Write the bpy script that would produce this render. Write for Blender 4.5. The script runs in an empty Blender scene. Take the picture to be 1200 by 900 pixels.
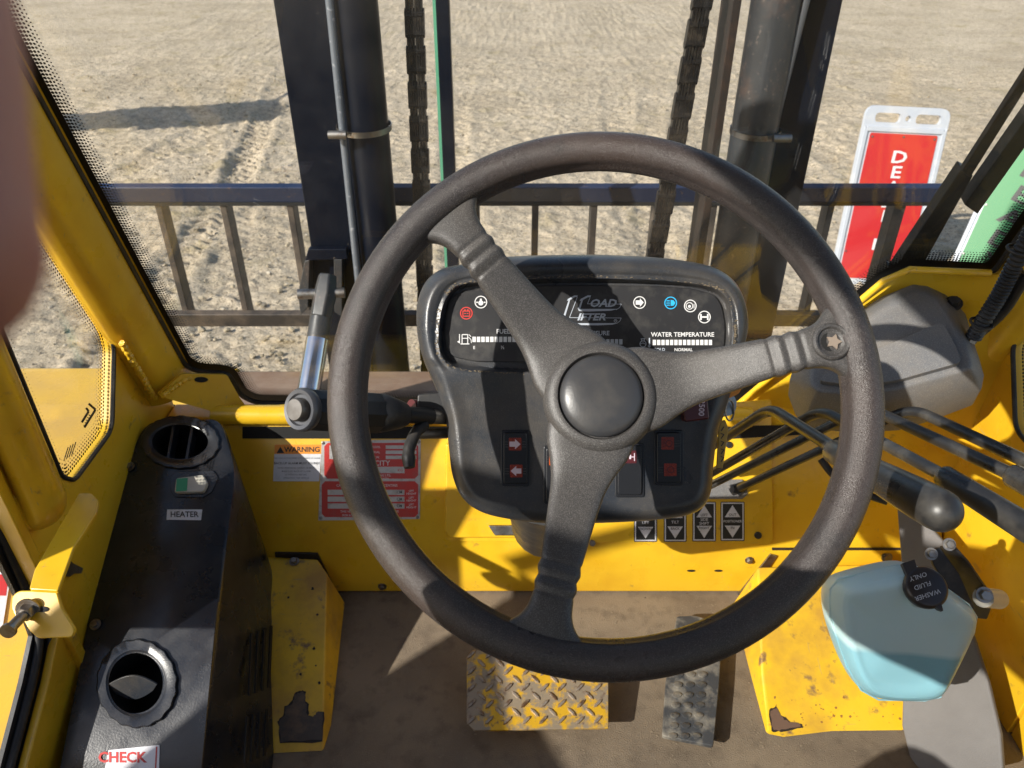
import bpy, bmesh, math, random
import numpy as np
from mathutils import Vector as V, Matrix, noise
random.seed(4)
S = bpy.context.scene
COL = S.collection
R = math.radians
# ------------------------------------------------------------------ camera
CAM = V((0, 0, 2.45)); PITCH = R(33.0); FPX = 900.0
FWD = V((0, math.cos(PITCH), -math.sin(PITCH))); UP = V((0, math.sin(PITCH), math.cos(PITCH))); RT = V((1, 0, 0))
cd = bpy.data.cameras.new('camera'); cam = bpy.data.objects.new('camera', cd); COL.objects.link(cam)
cam.location = CAM; cam.rotation_euler = (R(90) - PITCH, 0, 0)
cd.sensor_width = 36; cd.lens = 27; cd.clip_start = .005; cd.clip_end = 2000
cd.dof.use_dof = True; cd.dof.focus_distance = .78; cd.dof.aperture_fstop = 15
S.camera = cam
# ------------------------------------------------------------------ light
SUN = V((-1.0, -.80, .79)).normalized()          # towards the sun: behind the left shoulder
el = math.asin(SUN.z); az = math.atan2(SUN.x, SUN.y)
W = bpy.data.worlds.new('World'); S.world = W; W.use_nodes = True
nt = W.node_tree; bg = nt.nodes['Background']; sky = nt.nodes.new('ShaderNodeTexSky')
sky.sky_type = 'NISHITA'; sky.sun_disc = False; sky.sun_elevation = el; sky.sun_rotation = az
nt.links.new(sky.outputs[0], bg.inputs[0]); bg.inputs[1].default_value = .13
ld = bpy.data.lights.new('sun', 'SUN'); ld.energy = 5.0; ld.angle = R(.5); ld.color = (1, .95, .86)
lo = bpy.data.objects.new('sun', ld); COL.objects.link(lo); lo.rotation_euler = SUN.to_track_quat('Z', 'Y').to_euler()
S.view_settings.view_transform = 'Standard'; S.view_settings.look = 'None'
S.view_settings.exposure = .50; S.view_settings.gamma = 1
S.cycles.max_bounces = 8; S.cycles.transparent_max_bounces = 16

# ------------------------------------------------------------------ geometry helpers
def ray(px, py): return RT * ((px - 600) / FPX) + UP * ((450 - py) / FPX) + FWD
def at(px, py, t): return CAM + ray(px, py) * t
class Plane:
    def __init__(s, p, n): s.p = V(p); s.n = V(n).normalized()
    def __call__(s, px, py, off=0):
        d = ray(px, py); q = s.p + s.n * off
        return CAM + d * ((q - CAM).dot(s.n) / d.dot(s.n))
def plane3(a, b, c):
    n = (b - a).cross(c - a).normalized()
    if n.dot(CAM - a) < 0: n = -n
    return Plane(a, n)
def zplane(z): return Plane((0, 0, z), (0, 0, 1))
def xplane(x): return Plane((x, 0, 0), (1 if x < 0 else -1, 0, 0))
def tplane(t): return Plane(CAM + FWD * t, -FWD)
ORG = {}
def reg(o, parent):
    w = ORG[parent.name] if parent is not None else V((0, 0, 0))
    return w
def thing(name, label, cat, loc=(0, 0, 0), group=None):
    o = bpy.data.objects.new(name, None); COL.objects.link(o); o.location = loc; o.empty_display_size = .05
    o['label'] = label; o['category'] = cat
    if group: o['group'] = group
    ORG[o.name] = V(loc); return o
def tag(o, label, cat, group=None):
    o['label'] = label; o['category'] = cat
    if group: o['group'] = group
    return o
def obj(name, bm, mat, parent=None, smooth=40, bevel=0, segs=2, label=None, kind=None):
    """bm in world coordinates -> one mesh object under parent"""
    w = reg(None, parent)
    if isinstance(bm, bmesh.types.BMesh):
        bmesh.ops.transform(bm, matrix=Matrix.Translation(-w), verts=bm.verts)
        me = bpy.data.meshes.new(name); bm.to_mesh(me); bm.free()
    else:
        me = bm; me.transform(Matrix.Translation(-w))
    if mat is not None: me.materials.append(mat)
    if smooth:
        me.polygons.foreach_set('use_smooth', [True] * len(me.polygons))
        try: me.set_sharp_from_angle(angle=R(smooth))
        except Exception: pass
    o = bpy.data.objects.new(name, me); COL.objects.link(o)
    if parent is not None: o.parent = parent
    ORG[o.name] = w
    if bevel:
        m = o.modifiers.new('bevel', 'BEVEL'); m.width = bevel; m.segments = segs; m.limit_method = 'ANGLE'; m.angle_limit = R(30)
        m.harden_normals = True
    if label: o['label'] = label
    if kind: o['kind'] = kind
    return o
def fillet(pts, r, n=5):
    out = []; N = len(pts)
    for i in range(N):
        p = pts[i]; a = pts[i - 1] - p; b = pts[(i + 1) % N] - p
        rr = r[i] if isinstance(r, (list, tuple)) else r
        d = min(rr, a.length * .45, b.length * .45)
        if d < 1e-5: out.append(p); continue
        s = p + a.normalized() * d; e = p + b.normalized() * d
        for k in range(n + 1):
            u = k / n; out.append(s * (1 - u) ** 2 + p * 2 * u * (1 - u) + e * u * u)
    return out
def bm_prism(pts, vec, bm=None):
    bm = bm or bmesh.new(); n = len(pts)
    a = [bm.verts.new(p) for p in pts]; b = [bm.verts.new(p + vec) for p in pts]
    bm.faces.new(a); bm.faces.new(b[::-1])
    for i in range(n): bm.faces.new((a[i - 1], b[i - 1], b[i], a[i]))
    bmesh.ops.recalc_face_normals(bm, faces=bm.faces); return bm
def P(pl, pts, off=0): return [pl(x, y, off) for x, y in pts]
def slab(name, pl, pts, th, mat, parent=None, off=0, r=0, bevel=0, **k):
    """polygon given by where it shows, laid on a real plane, with real thickness behind its face"""
    w = P(pl, pts, off)
    if r: w = fillet(w, r)
    return obj(name, bm_prism(w, -pl.n * th), mat, parent, bevel=bevel, **k)
def basis(d):
    d = d.normalized(); u = d.orthogonal().normalized(); return u, d.cross(u)
def bm_tube(pts, r, seg=12, bm=None, cap=True, closed=False):
    bm = bm or bmesh.new(); n = len(pts); rings = []
    rad = r if isinstance(r, (list, tuple)) else [r] * n
    u = None
    for i, p in enumerate(pts):
        if closed: d = pts[(i + 1) % n] - pts[i - 1]
        else: d = pts[min(i + 1, n - 1)] - pts[max(i - 1, 0)]
        d.normalize()
        u = (u - d * u.dot(d)).normalized() if u is not None else basis(d)[0]
        v = d.cross(u)
        rings.append([bm.verts.new(p + (u * math.cos(2 * math.pi * k / seg) + v * math.sin(2 * math.pi * k / seg)) * rad[i]) for k in range(seg)])
    for i in range(n if closed else n - 1):
        A, B = rings[i], rings[(i + 1) % n]
        for k in range(seg): bm.faces.new((A[k - 1], A[k], B[k], B[k - 1]))
    if cap and not closed: bm.faces.new(rings[0][::-1]); bm.faces.new(rings[-1])
    return bm
def smooth_path(pts, r, n=6):
    out = [pts[0]]
    for i in range(1, len(pts) - 1):
        p = pts[i]; a = pts[i - 1] - p; b = pts[i + 1] - p; d = min(r, a.length * .48, b.length * .48)
        s = p + a.normalized() * d; e = p + b.normalized() * d
        for k in range(n + 1):
            u = k / n; out.append(s * (1 - u) ** 2 + p * 2 * u * (1 - u) + e * u * u)
    out.append(pts[-1]); return out
def bm_lathe(prof, o, ax, seg=32, bm=None, squash=None):
    """prof: (radius, height) list along axis ax from o"""
    bm = bm or bmesh.new(); u, v = basis(ax); ax = ax.normalized(); rings = []
    for r, h in prof:
        if r < 1e-6: rings.append([bm.verts.new(o + ax * h)])
        else: rings.append([bm.verts.new(o + ax * h + (u * math.cos(2 * math.pi * k / seg) + v * math.sin(2 * math.pi * k / seg)) * r) for k in range(seg)])
    for A, B in zip(rings, rings[1:]):
        for k in range(seg):
            if len(A) == 1 and len(B) == 1: continue
            if len(A) == 1: bm.faces.new((A[0], B[k], B[k - 1]))
            elif len(B) == 1: bm.faces.new((A[k - 1], A[k], B[0]))
            else: bm.faces.new((A[k - 1], A[k], B[k], B[k - 1]))
    bmesh.ops.recalc_face_normals(bm, faces=bm.faces); return bm
def bm_box(c, sx, sy, sz, ex=V((1, 0, 0)), ey=V((0, 1, 0)), ez=V((0, 0, 1)), bm=None):
    q = [c + ex * (a * sx / 2) + ey * (b * sy / 2) - ez * (sz / 2) for a, b in ((-1, -1), (1, -1), (1, 1), (-1, 1))]
    return bm_prism(q, ez * sz, bm)
def bm_holed(outer, holes, vec):
    bm = bmesh.new(); es = []
    for L in [outer] + holes:
        vs = [bm.verts.new(p) for p in L]
        for i in range(len(vs)): es.append(bm.edges.new((vs[i - 1], vs[i])))
    bmesh.ops.triangle_fill(bm, use_beauty=True, edges=es)
    r = bmesh.ops.extrude_face_region(bm, geom=bm.faces[:])
    bmesh.ops.translate(bm, vec=vec, verts=[g for g in r['geom'] if isinstance(g, bmesh.types.BMVert)])
    bmesh.ops.recalc_face_normals(bm, faces=bm.faces); return bm
def bm_loft(rings, cap=True, bm=None):
    bm = bm or bmesh.new(); rr = [[bm.verts.new(p) for p in q] for q in rings]; n = len(rr[0])
    for A, B in zip(rr, rr[1:]):
        for k in range(n): bm.faces.new((A[k - 1], A[k], B[k], B[k - 1]))
    if cap: bm.faces.new(rr[0][::-1]); bm.faces.new(rr[-1])
    bmesh.ops.recalc_face_normals(bm, faces=bm.faces); return bm
def hexbolt(name, c, ax, r, mat, parent, washer=True, h=None, label=None):
    ax = ax.normalized(); h = h or r * .8
    bm = bm_lathe([(0, 0), (r * 1.45, 0), (r * 1.45, r * .25), (0, r * .25)], c, ax, 20) if washer else bmesh.new()
    bm_lathe([(0, 0), (r, 0), (r, h * .85), (r * .86, h + r * .2), (0, h + r * .2)], c + ax * r * .2, ax, 6, bm)
    return obj(name, bm, mat, parent, smooth=30, label=label)
def text(body, pl, px, py, size, mat, parent, off=.0006, ang=0, name='lettering', shear=0, bold=0, al='CENTER', th=.00025, sx=1, spacing=1):
    cu = bpy.data.curves.new('t', 'FONT'); cu.body = body; cu.align_x = al; cu.align_y = 'CENTER'
    cu.size = size; cu.offset = size * min(.03, .008 + .1 * bold); cu.shear = shear; cu.resolution_u = 2; cu.space_character = spacing
    to = bpy.data.objects.new('t', cu); me = bpy.data.meshes.new_from_object(to)
    bpy.data.objects.remove(to); bpy.data.curves.remove(cu)
    o = pl(px, py, off); ex = (pl(px + 1, py, off) - o); ey = (pl(px, py - 1, off) - o)
    c, s = math.cos(R(ang)), math.sin(R(ang))
    for v in me.vertices:
        x, y = v.co.x * sx, v.co.y; x, y = x * c - y * s, x * s + y * c
        v.co = o + ex * x + ey * y
    return obj(name, me, mat, parent, smooth=0)
def circ(px, py, r, n=24, ry=None): return [(px + r * math.cos(2 * math.pi * k / n), py + (ry or r) * math.sin(2 * math.pi * k / n)) for k in range(n)]
def flat(name, pl, polys, mat, parent, off=.0006, th=.0003):
    """thin printed pieces joined as one part"""
    bm = bmesh.new()
    for q in polys: bm_prism(P(pl, q, off), -pl.n * th, bm)
    return obj(name, bm, mat, parent, smooth=0)
def ringpoly(px, py, r, w, n=28):
    out = []
    for k in range(n):
        a, b = 2 * math.pi * k / n, 2 * math.pi * (k + 1) / n
        out.append([(px + r * math.cos(a), py + r * math.sin(a)), (px + r * math.cos(b), py + r * math.sin(b)),
                    (px + (r - w) * math.cos(b), py + (r - w) * math.sin(b)), (px + (r - w) * math.cos(a), py + (r - w) * math.sin(a))])
    return out
def rect(x0, y0, x1, y1): return [(x0, y0), (x1, y0), (x1, y1), (x0, y1)]
def stroke(x0, y0, x1, y1, w):
    d = math.hypot(x1 - x0, y1 - y0); nx, ny = -(y1 - y0) / d * w / 2, (x1 - x0) / d * w / 2
    return [(x0 + nx, y0 + ny), (x1 + nx, y1 + ny), (x1 - nx, y1 - ny), (x0 - nx, y0 - ny)]

# ------------------------------------------------------------------ materials
def N(nt, t, **k):
    n = nt.nodes.new(t)
    for a, b in k.items(): setattr(n, a, b)
    return n
def mat(name, col, rough=.5, metal=0, spec=.5, coat=0, var=None, bump=None, speck=None, rvar=0, dust=None):
    """var=(scale, colour, lo, hi): patches of a second colour. speck the same, fine. bump=[(scale, strength, distance)]. dust: colour settling on faces that look up"""
    m = bpy.data.materials.new(name); m.use_nodes = True; t = m.node_tree; L = t.links
    b = t.nodes['Principled BSDF']; b.inputs['Roughness'].default_value = rough; b.inputs['Metallic'].default_value = metal
    b.inputs['Specular IOR Level'].default_value = spec; b.inputs['Coat Weight'].default_value = coat; b.inputs['Coat Roughness'].default_value = .15
    tc = N(t, 'ShaderNodeNewGeometry'); P_ = tc.outputs['Position']
    rgb = N(t, 'ShaderNodeRGB'); rgb.outputs[0].default_value = (*col, 1); cur = rgb.outputs[0]
    for q in [x for x in (var, speck) if x] if not isinstance(var, list) else var + ([speck] if speck else []):
        sc, c2, lo_, hi = q[:4]; det = q[4] if len(q) > 4 else 6
        nz = N(t, 'ShaderNodeTexNoise'); nz.inputs['Scale'].default_value = sc; nz.inputs['Detail'].default_value = det; nz.inputs['Roughness'].default_value = .62
        L.new(P_, nz.inputs['Vector'])
        mr = N(t, 'ShaderNodeMapRange'); mr.inputs[1].default_value = lo_; mr.inputs[2].default_value = hi; L.new(nz.outputs[0], mr.inputs[0])
        mx = N(t, 'ShaderNodeMix', data_type='RGBA'); L.new(mr.outputs[0], mx.inputs[0]); L.new(cur, mx.inputs[6]); mx.inputs[7].default_value = (*c2, 1)
        cur = mx.outputs[2]
    if dust:
        dc, amt = dust
        nz = N(t, 'ShaderNodeTexNoise'); nz.inputs['Scale'].default_value = 14; nz.inputs['Detail'].default_value = 8; nz.inputs['Roughness'].default_value = .7; L.new(P_, nz.inputs['Vector'])
        mr = N(t, 'ShaderNodeMapRange'); mr.inputs[1].default_value = .38; mr.inputs[2].default_value = .72; mr.inputs[4].default_value = amt; L.new(nz.outputs[0], mr.inputs[0])
        mx = N(t, 'ShaderNodeMix', data_type='RGBA'); L.new(mr.outputs[0], mx.inputs[0]); L.new(cur, mx.inputs[6]); mx.inputs[7].default_value = (*dc, 1); cur = mx.outputs[2]
    if name in ('yellow_paint', 'worn_yellow_paint', 'fender_paint'):
        for sc3, thr in (((260, 14, 60), .70), ((30, 240, 22), .71)):
            mp_ = N(t, 'ShaderNodeVectorMath', operation='MULTIPLY'); mp_.inputs[1].default_value = sc3; L.new(P_, mp_.inputs[0])
            nz = N(t, 'ShaderNodeTexNoise'); nz.inputs['Scale'].default_value = 1; nz.inputs['Detail'].default_value = 2; L.new(mp_.outputs[0], nz.inputs['Vector'])
            mr = N(t, 'ShaderNodeMapRange'); mr.inputs[1].default_value = thr; mr.inputs[2].default_value = thr + .05; mr.inputs[4].default_value = .55; L.new(nz.outputs[0], mr.inputs[0])
            mx = N(t, 'ShaderNodeMix', data_type='RGBA'); L.new(mr.outputs[0], mx.inputs[0]); L.new(cur, mx.inputs[6]); mx.inputs[7].default_value = (.42, .30, .12, 1); cur = mx.outputs[2]
    L.new(cur, b.inputs['Base Color'])
    if rvar:
        nz = N(t, 'ShaderNodeTexNoise'); nz.inputs['Scale'].default_value = 22; nz.inputs['Detail'].default_value = 8; L.new(P_, nz.inputs['Vector'])
        mr = N(t, 'ShaderNodeMapRange'); mr.inputs[1].default_value = .3; mr.inputs[2].default_value = .7; mr.inputs[3].default_value = max(.05, rough - rvar); mr.inputs[4].default_value = min(1, rough + rvar)
        L.new(nz.outputs[0], mr.inputs[0]); L.new(mr.outputs[0], b.inputs['Roughness'])
    prev = None
    for sc, st, di in (bump or []):
        nz = N(t, 'ShaderNodeTexNoise'); nz.inputs['Scale'].default_value = sc; nz.inputs['Detail'].default_value = 3; L.new(P_, nz.inputs['Vector'])
        bp = N(t, 'ShaderNodeBump'); bp.inputs['Strength'].default_value = st; bp.inputs['Distance'].default_value = di
        L.new(nz.outputs[0], bp.inputs['Height'])
        if prev: L.new(prev.outputs[0], bp.inputs['Normal'])
        prev = bp
    if prev: L.new(prev.outputs[0], b.inputs['Normal'])
    return m
M = {}
DUST = (.36, .29, .2)
YEL = (.77, .47, .02)
M['yellow'] = mat('yellow_paint', YEL, .34, coat=.35, var=[(5, (.60, .30, .012), .45, .75), (38, (.30, .17, .05), .63, .76, 9)], speck=(160, (.20, .11, .04), .74, .80, 4), bump=[(60, .05, .002), (8, .12, .01)], rvar=.12)
M['yellow_worn'] = mat('worn_yellow_paint', YEL, .45, coat=.15, var=[(9, (.45, .25, .04), .42, .7), (30, (.22, .13, .06), .58, .68, 9)], speck=(120, (.16, .09, .04), .68, .76, 5), bump=[(50, .15, .003)], rvar=.15)
M['fender'] = mat('fender_paint', (.74, .45, .05), .3, coat=.3, var=[(6, (.62, .38, .08), .4, .7)], speck=(90, (.4, .3, .15), .68, .76), rvar=.1)
M['wheel'] = mat('grained_wheel_plastic', (.031, .0265, .026), .30, var=[(7, (.055, .040, .035), .4, .65), (22, (.022, .020, .020), .55, .72)], speck=(1500, (.115, .10, .094), .50, .74, 1), bump=[(1800, .6, .0008)], rvar=.08)
M['spoke'] = mat('spoke_plastic', (.046, .043, .042), .38, var=[(9, (.07, .062, .055), .5, .7)], speck=(1500, (.15, .143, .137), .48, .76, 1), bump=[(1800, .45, .0006)], rvar=.08)
M['cap'] = mat('hub_cap_plastic', (.040, .041, .045), .36, var=[(30, (.07, .066, .062), .5, .8)], bump=[(500, .15, .0005)], rvar=.1)
M['console'] = mat('console_plastic', (.024, .029, .038), .34, var=[(12, (.04, .038, .036), .5, .75)], speck=(900, (.07, .066, .06), .58, .72, 2), bump=[(900, .35, .0006)], dust=(DUST, .14), rvar=.1)
M['panel'] = mat('gauge_panel', (.020, .020, .022), .42, coat=.5, var=[(60, (.05, .048, .045), .5, .7)], bump=[(1500, .2, .0003)], rvar=.06)
M['heater'] = mat('heater_plastic', (.008, .011, .018), .30, coat=.2, var=[(14, (.015, .018, .025), .45, .7)], bump=[(400, .3, .0006)], dust=(DUST, .05), rvar=.12)
M['black'] = mat('black_rubber', (.016, .016, .017), .5, var=[(40, (.05, .045, .04), .5, .72)], bump=[(300, .2, .0006)], rvar=.1)
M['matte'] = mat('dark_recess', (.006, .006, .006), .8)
M['frit'] = mat('glass_frit', (.010, .009, .008), .45)
M['lever'] = mat('lever_rubber', (.018, .018, .019), .33, var=[(26, (.06, .056, .05), .48, .70, 8)], bump=[(200, .15, .0006)], rvar=.12)
M['rod'] = mat('lever_rod', (.018, .016, .015), .32, speck=(120, (.09, .08, .07), .62, .72))
M['grey'] = mat('grey_cover_plastic', (.125, .128, .135), .5, speck=(800, (.24, .235, .23), .5, .7, 2), var=[(20, (.14, .135, .13), .4, .7)], bump=[(900, .5, .0007)], dust=(DUST, .25))
M['steel'] = mat('zinc_steel', (.30, .285, .265), .45, 1, var=[(60, (.18, .13, .09), .5, .7)], bump=[(200, .15, .0005)], rvar=.12)
M['chrome'] = mat('chrome_rod', (.62, .64, .68), .12, 1, rvar=.05)
M['mast'] = mat('mast_paint', (.003, .005, .011), .40, spec=.18, var=[(9, (.009, .011, .017), .5, .8)], speck=(70, (.16, .13, .1), .70, .78), bump=[(40, .12, .002)], rvar=.1)
M['rail'] = mat('sky_tinted_paint', (.016, .026, .062), .35, coat=.3, speck=(70, (.14, .085, .05), .62, .72), rvar=.1)  # dark paint with the blue sky reflection mixed into its base colour
M['bar'] = mat('backrest_bar_paint', (.035, .03, .027), .55, var=[(12, (.13, .10, .075), .42, .7)])
M['cyl'] = mat('worn_cylinder', (.045, .046, .048), .42, .2, var=[(16, (.09, .065, .055), .55, .72, 9)], speck=(90, (.16, .13, .11), .6, .72), bump=[(60, .15, .001)], rvar=.12)
M['rust'] = mat('rusty_flange', (.018, .012, .009), .6, var=[(25, (.05, .026, .015), .5, .75)], bump=[(80, .3, .001)])
M['chain'] = mat('oily_chain', (.022, .02, .019), .42, .5, var=[(60, (.08, .065, .05), .5, .7)], bump=[(200, .3, .001)])
M['floor'] = mat('floor_mat', (.165, .128, .092), .88, spec=.3, var=[(4, (.25, .195, .135), .4, .7), (30, (.11, .085, .062), .5, .78, 9)], speck=(220, (.22, .18, .13), .60, .74), bump=[(500, .8, .0015), (40, .3, .003)])
M['vinyl'] = mat('grey_vinyl', (.17, .16, .155), .7, var=[(6, (.13, .12, .115), .4, .7)], bump=[(700, .6, .0008)])
M['tread'] = mat('treadplate', (.30, .235, .16), .42, .25, var=[(26, (.70, .40, .02), .46, .54, 9)], speck=(60, (.16, .10, .07), .60, .7), bump=[(150, .3, .001)], rvar=.12)
M['treadup'] = mat('treadplate_worn', (.36, .30, .24), .35, .5, var=[(50, (.16, .09, .05), .5, .62)], bump=[(200, .3, .0006)])
M['pedal'] = mat('pedal_rubber', (.05, .052, .056), .5, var=[(25, (.30, .27, .22), .46, .68, 9)], bump=[(200, .3, .001)])
M['primer'] = mat('bare_patch', (.07, .055, .045), .6, var=[(30, (.16, .10, .06), .5, .7)], bump=[(100, .3, .001)])
M['white'] = mat('white_print', (.66, .66, .66), .5)
M['greyprint'] = mat('logo_print', (.42, .46, .52), .45)
M['sticker'] = mat('sticker_white', (.66, .66, .70), .4, var=[(60, (.55, .53, .52), .5, .7)])
M['orange'] = mat('sticker_orange', (.80, .28, .03), .4)
M['ink'] = mat('ink', (.02, .02, .02), .5)
M['fine'] = mat('fine_print', (.22, .22, .25), .5)
M['red'] = mat('plate_red', (.50, .035, .030), .35, var=[(40, (.4, .06, .05), .5, .7)])
M['plate'] = mat('plate_alu', (.50, .49, .48), .4, .35, var=[(70, (.3, .27, .24), .5, .7)])
M['signwhite'] = mat('sign_plastic', (.46, .49, .54), .45, var=[(8, (.6, .6, .6), .5, .75)])
M['signred'] = mat('sign_red', (.50, .018, .022), .35, var=[(5, (.52, .05, .02), .55, .70)])  # faint orange patches imitate yellow reflected over the red
M['signgreen'] = mat('sign_green', (.025, .20, .06), .4)
M['cyan'] = mat('lamp_blue', (.03, .42, .75), .4)
M['lampred'] = mat('lamp_red', (.60, .05, .04), .4)
M['swred'] = mat('switch_lens_red', (.19, .022, .012), .3, speck=(900, (.34, .05, .02), .5, .6))
M['sworange'] = mat('switch_lens_orange', (.62, .10, .01), .3)
M['pink'] = mat('switch_arrow', (.62, .52, .60), .4)
M['switch'] = mat('switch_plastic', (.014, .015, .018), .32, bump=[(500, .1, .0003)])
M['maroon'] = mat('maroon_plastic', (.075, .014, .018), .35)
M['green'] = mat('switch_green', (.03, .30, .14), .4)
M['greenedge'] = mat('green_edge', (.10, .32, .20), .3)
M['ivory'] = mat('ivory_plastic', (.52, .50, .44), .4, dust=(DUST, .3))
M['brown'] = mat('dusty_cowl', (.20, .125, .085), .7, var=[(12, (.26, .19, .14), .4, .7)], bump=[(60, .2, .002)])
M['liner'] = mat('roof_liner', (.20, .19, .18), .8)
M['skin'] = mat('skin', (.40, .17, .135), .5, var=[(60, (.44, .16, .12), .45, .7)])
M['skin'].node_tree.nodes['Principled BSDF'].inputs['Subsurface Weight'].default_value = .15
M['skin'].node_tree.nodes['Principled BSDF'].inputs['Subsurface Radius'].default_value = (.004, .0015, .001)
M['brass'] = mat('key_tag', (.50, .30, .05), .4, var=[(60, (.3, .17, .03), .5, .7)])
M['captext'] = mat('cap_lettering', (.45, .45, .45), .5)
M['wcap'] = mat('washer_cap_plastic', (.03, .024, .022), .35, rvar=.08)
M['nut'] = mat('worn_star_nut', (.30, .24, .19), .5, .2)
def glass(name, tint=(1, 1, 1), refl=1.0):
    m = bpy.data.materials.new(name); m.use_nodes = True; t = m.node_tree; t.nodes.clear()
    o = N(t, 'ShaderNodeOutputMaterial'); tr = N(t, 'ShaderNodeBsdfTransparent'); gl = N(t, 'ShaderNodeBsdfGlossy'); mx = N(t, 'ShaderNodeMixShader')
    lw = N(t, 'ShaderNodeLayerWeight'); lw.inputs[0].default_value = .5; gl.inputs['Roughness'].default_value = .01
    pw = N(t, 'ShaderNodeMath', operation='POWER'); pw.inputs[1].default_value = 4.5; t.links.new(lw.outputs['Facing'], pw.inputs[0])
    fr = N(t, 'ShaderNodeMapRange'); fr.inputs[3].default_value = .045; fr.inputs[4].default_value = 1.0; t.links.new(pw.outputs[0], fr.inputs[0])
    df = N(t, 'ShaderNodeBsdfDiffuse'); df.inputs[0].default_value = (.6, .55, .48, 1); m2 = N(t, 'ShaderNodeMixShader')
    g = N(t, 'ShaderNodeNewGeometry'); nz = N(t, 'ShaderNodeTexNoise'); nz.inputs['Scale'].default_value = 6; nz.inputs['Detail'].default_value = 8
    t.links.new(g.outputs['Position'], nz.inputs['Vector'])
    mr = N(t, 'ShaderNodeMapRange'); mr.inputs[1].default_value = .4; mr.inputs[2].default_value = .8; mr.inputs[3].default_value = .004; mr.inputs[4].default_value = .032
    t.links.new(nz.outputs[0], mr.inputs[0])
    tr.inputs[0].default_value = (*tint, 1); t.links.new(fr.outputs[0], mx.inputs[0]); t.links.new(tr.outputs[0], mx.inputs[1]); t.links.new(gl.outputs[0], mx.inputs[2])
    t.links.new(mr.outputs[0], m2.inputs[0]); t.links.new(mx.outputs[0], m2.inputs[1]); t.links.new(df.outputs[0], m2.inputs[2]); t.links.new(m2.outputs[0], o.inputs[0])
    return m
M['glass'] = glass('window_glass', (.98, .985, .98))
# translucent tank with blue fluid up to a level
def tank_mat():
    m = mat('tank_plastic', (.62, .70, .66), .35, bump=[(20, .1, .004)]); t = m.node_tree; b = t.nodes['Principled BSDF']
    g = N(t, 'ShaderNodeNewGeometry'); sp = N(t, 'ShaderNodeSeparateXYZ'); t.links.new(g.outputs['Position'], sp.inputs[0])
    nz = N(t, 'ShaderNodeTexNoise'); nz.inputs['Scale'].default_value = 7; t.links.new(g.outputs['Position'], nz.inputs['Vector'])
    mr = N(t, 'ShaderNodeMapRange'); mr.inputs[1].default_value = 1.626; mr.inputs[2].default_value = 1.618; t.links.new(sp.outputs[2], mr.inputs[0])
    mx = N(t, 'ShaderNodeMix', data_type='RGBA'); mx.inputs[6].default_value = (.58, .72, .70, 1); mx.inputs[7].default_value = (.26, .50, .58, 1)
    m3 = N(t, 'ShaderNodeMix', data_type='RGBA'); m3.inputs[6].default_value = (.44, .66, .70, 1); m3.inputs[7].default_value = (.62, .76, .76, 1)
    t.links.new(nz.outputs[0], m3.inputs[0]); t.links.new(m3.outputs[2], mx.inputs[6])
    t.links.new(mr.outputs[0], mx.inputs[0]); t.links.new(mx.outputs[2], b.inputs['Base Color'])
    b.inputs['Subsurface Weight'].default_value = .5; b.inputs['Subsurface Radius'].default_value = (.03, .04, .05); return m
M['tank'] = tank_mat()

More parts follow.
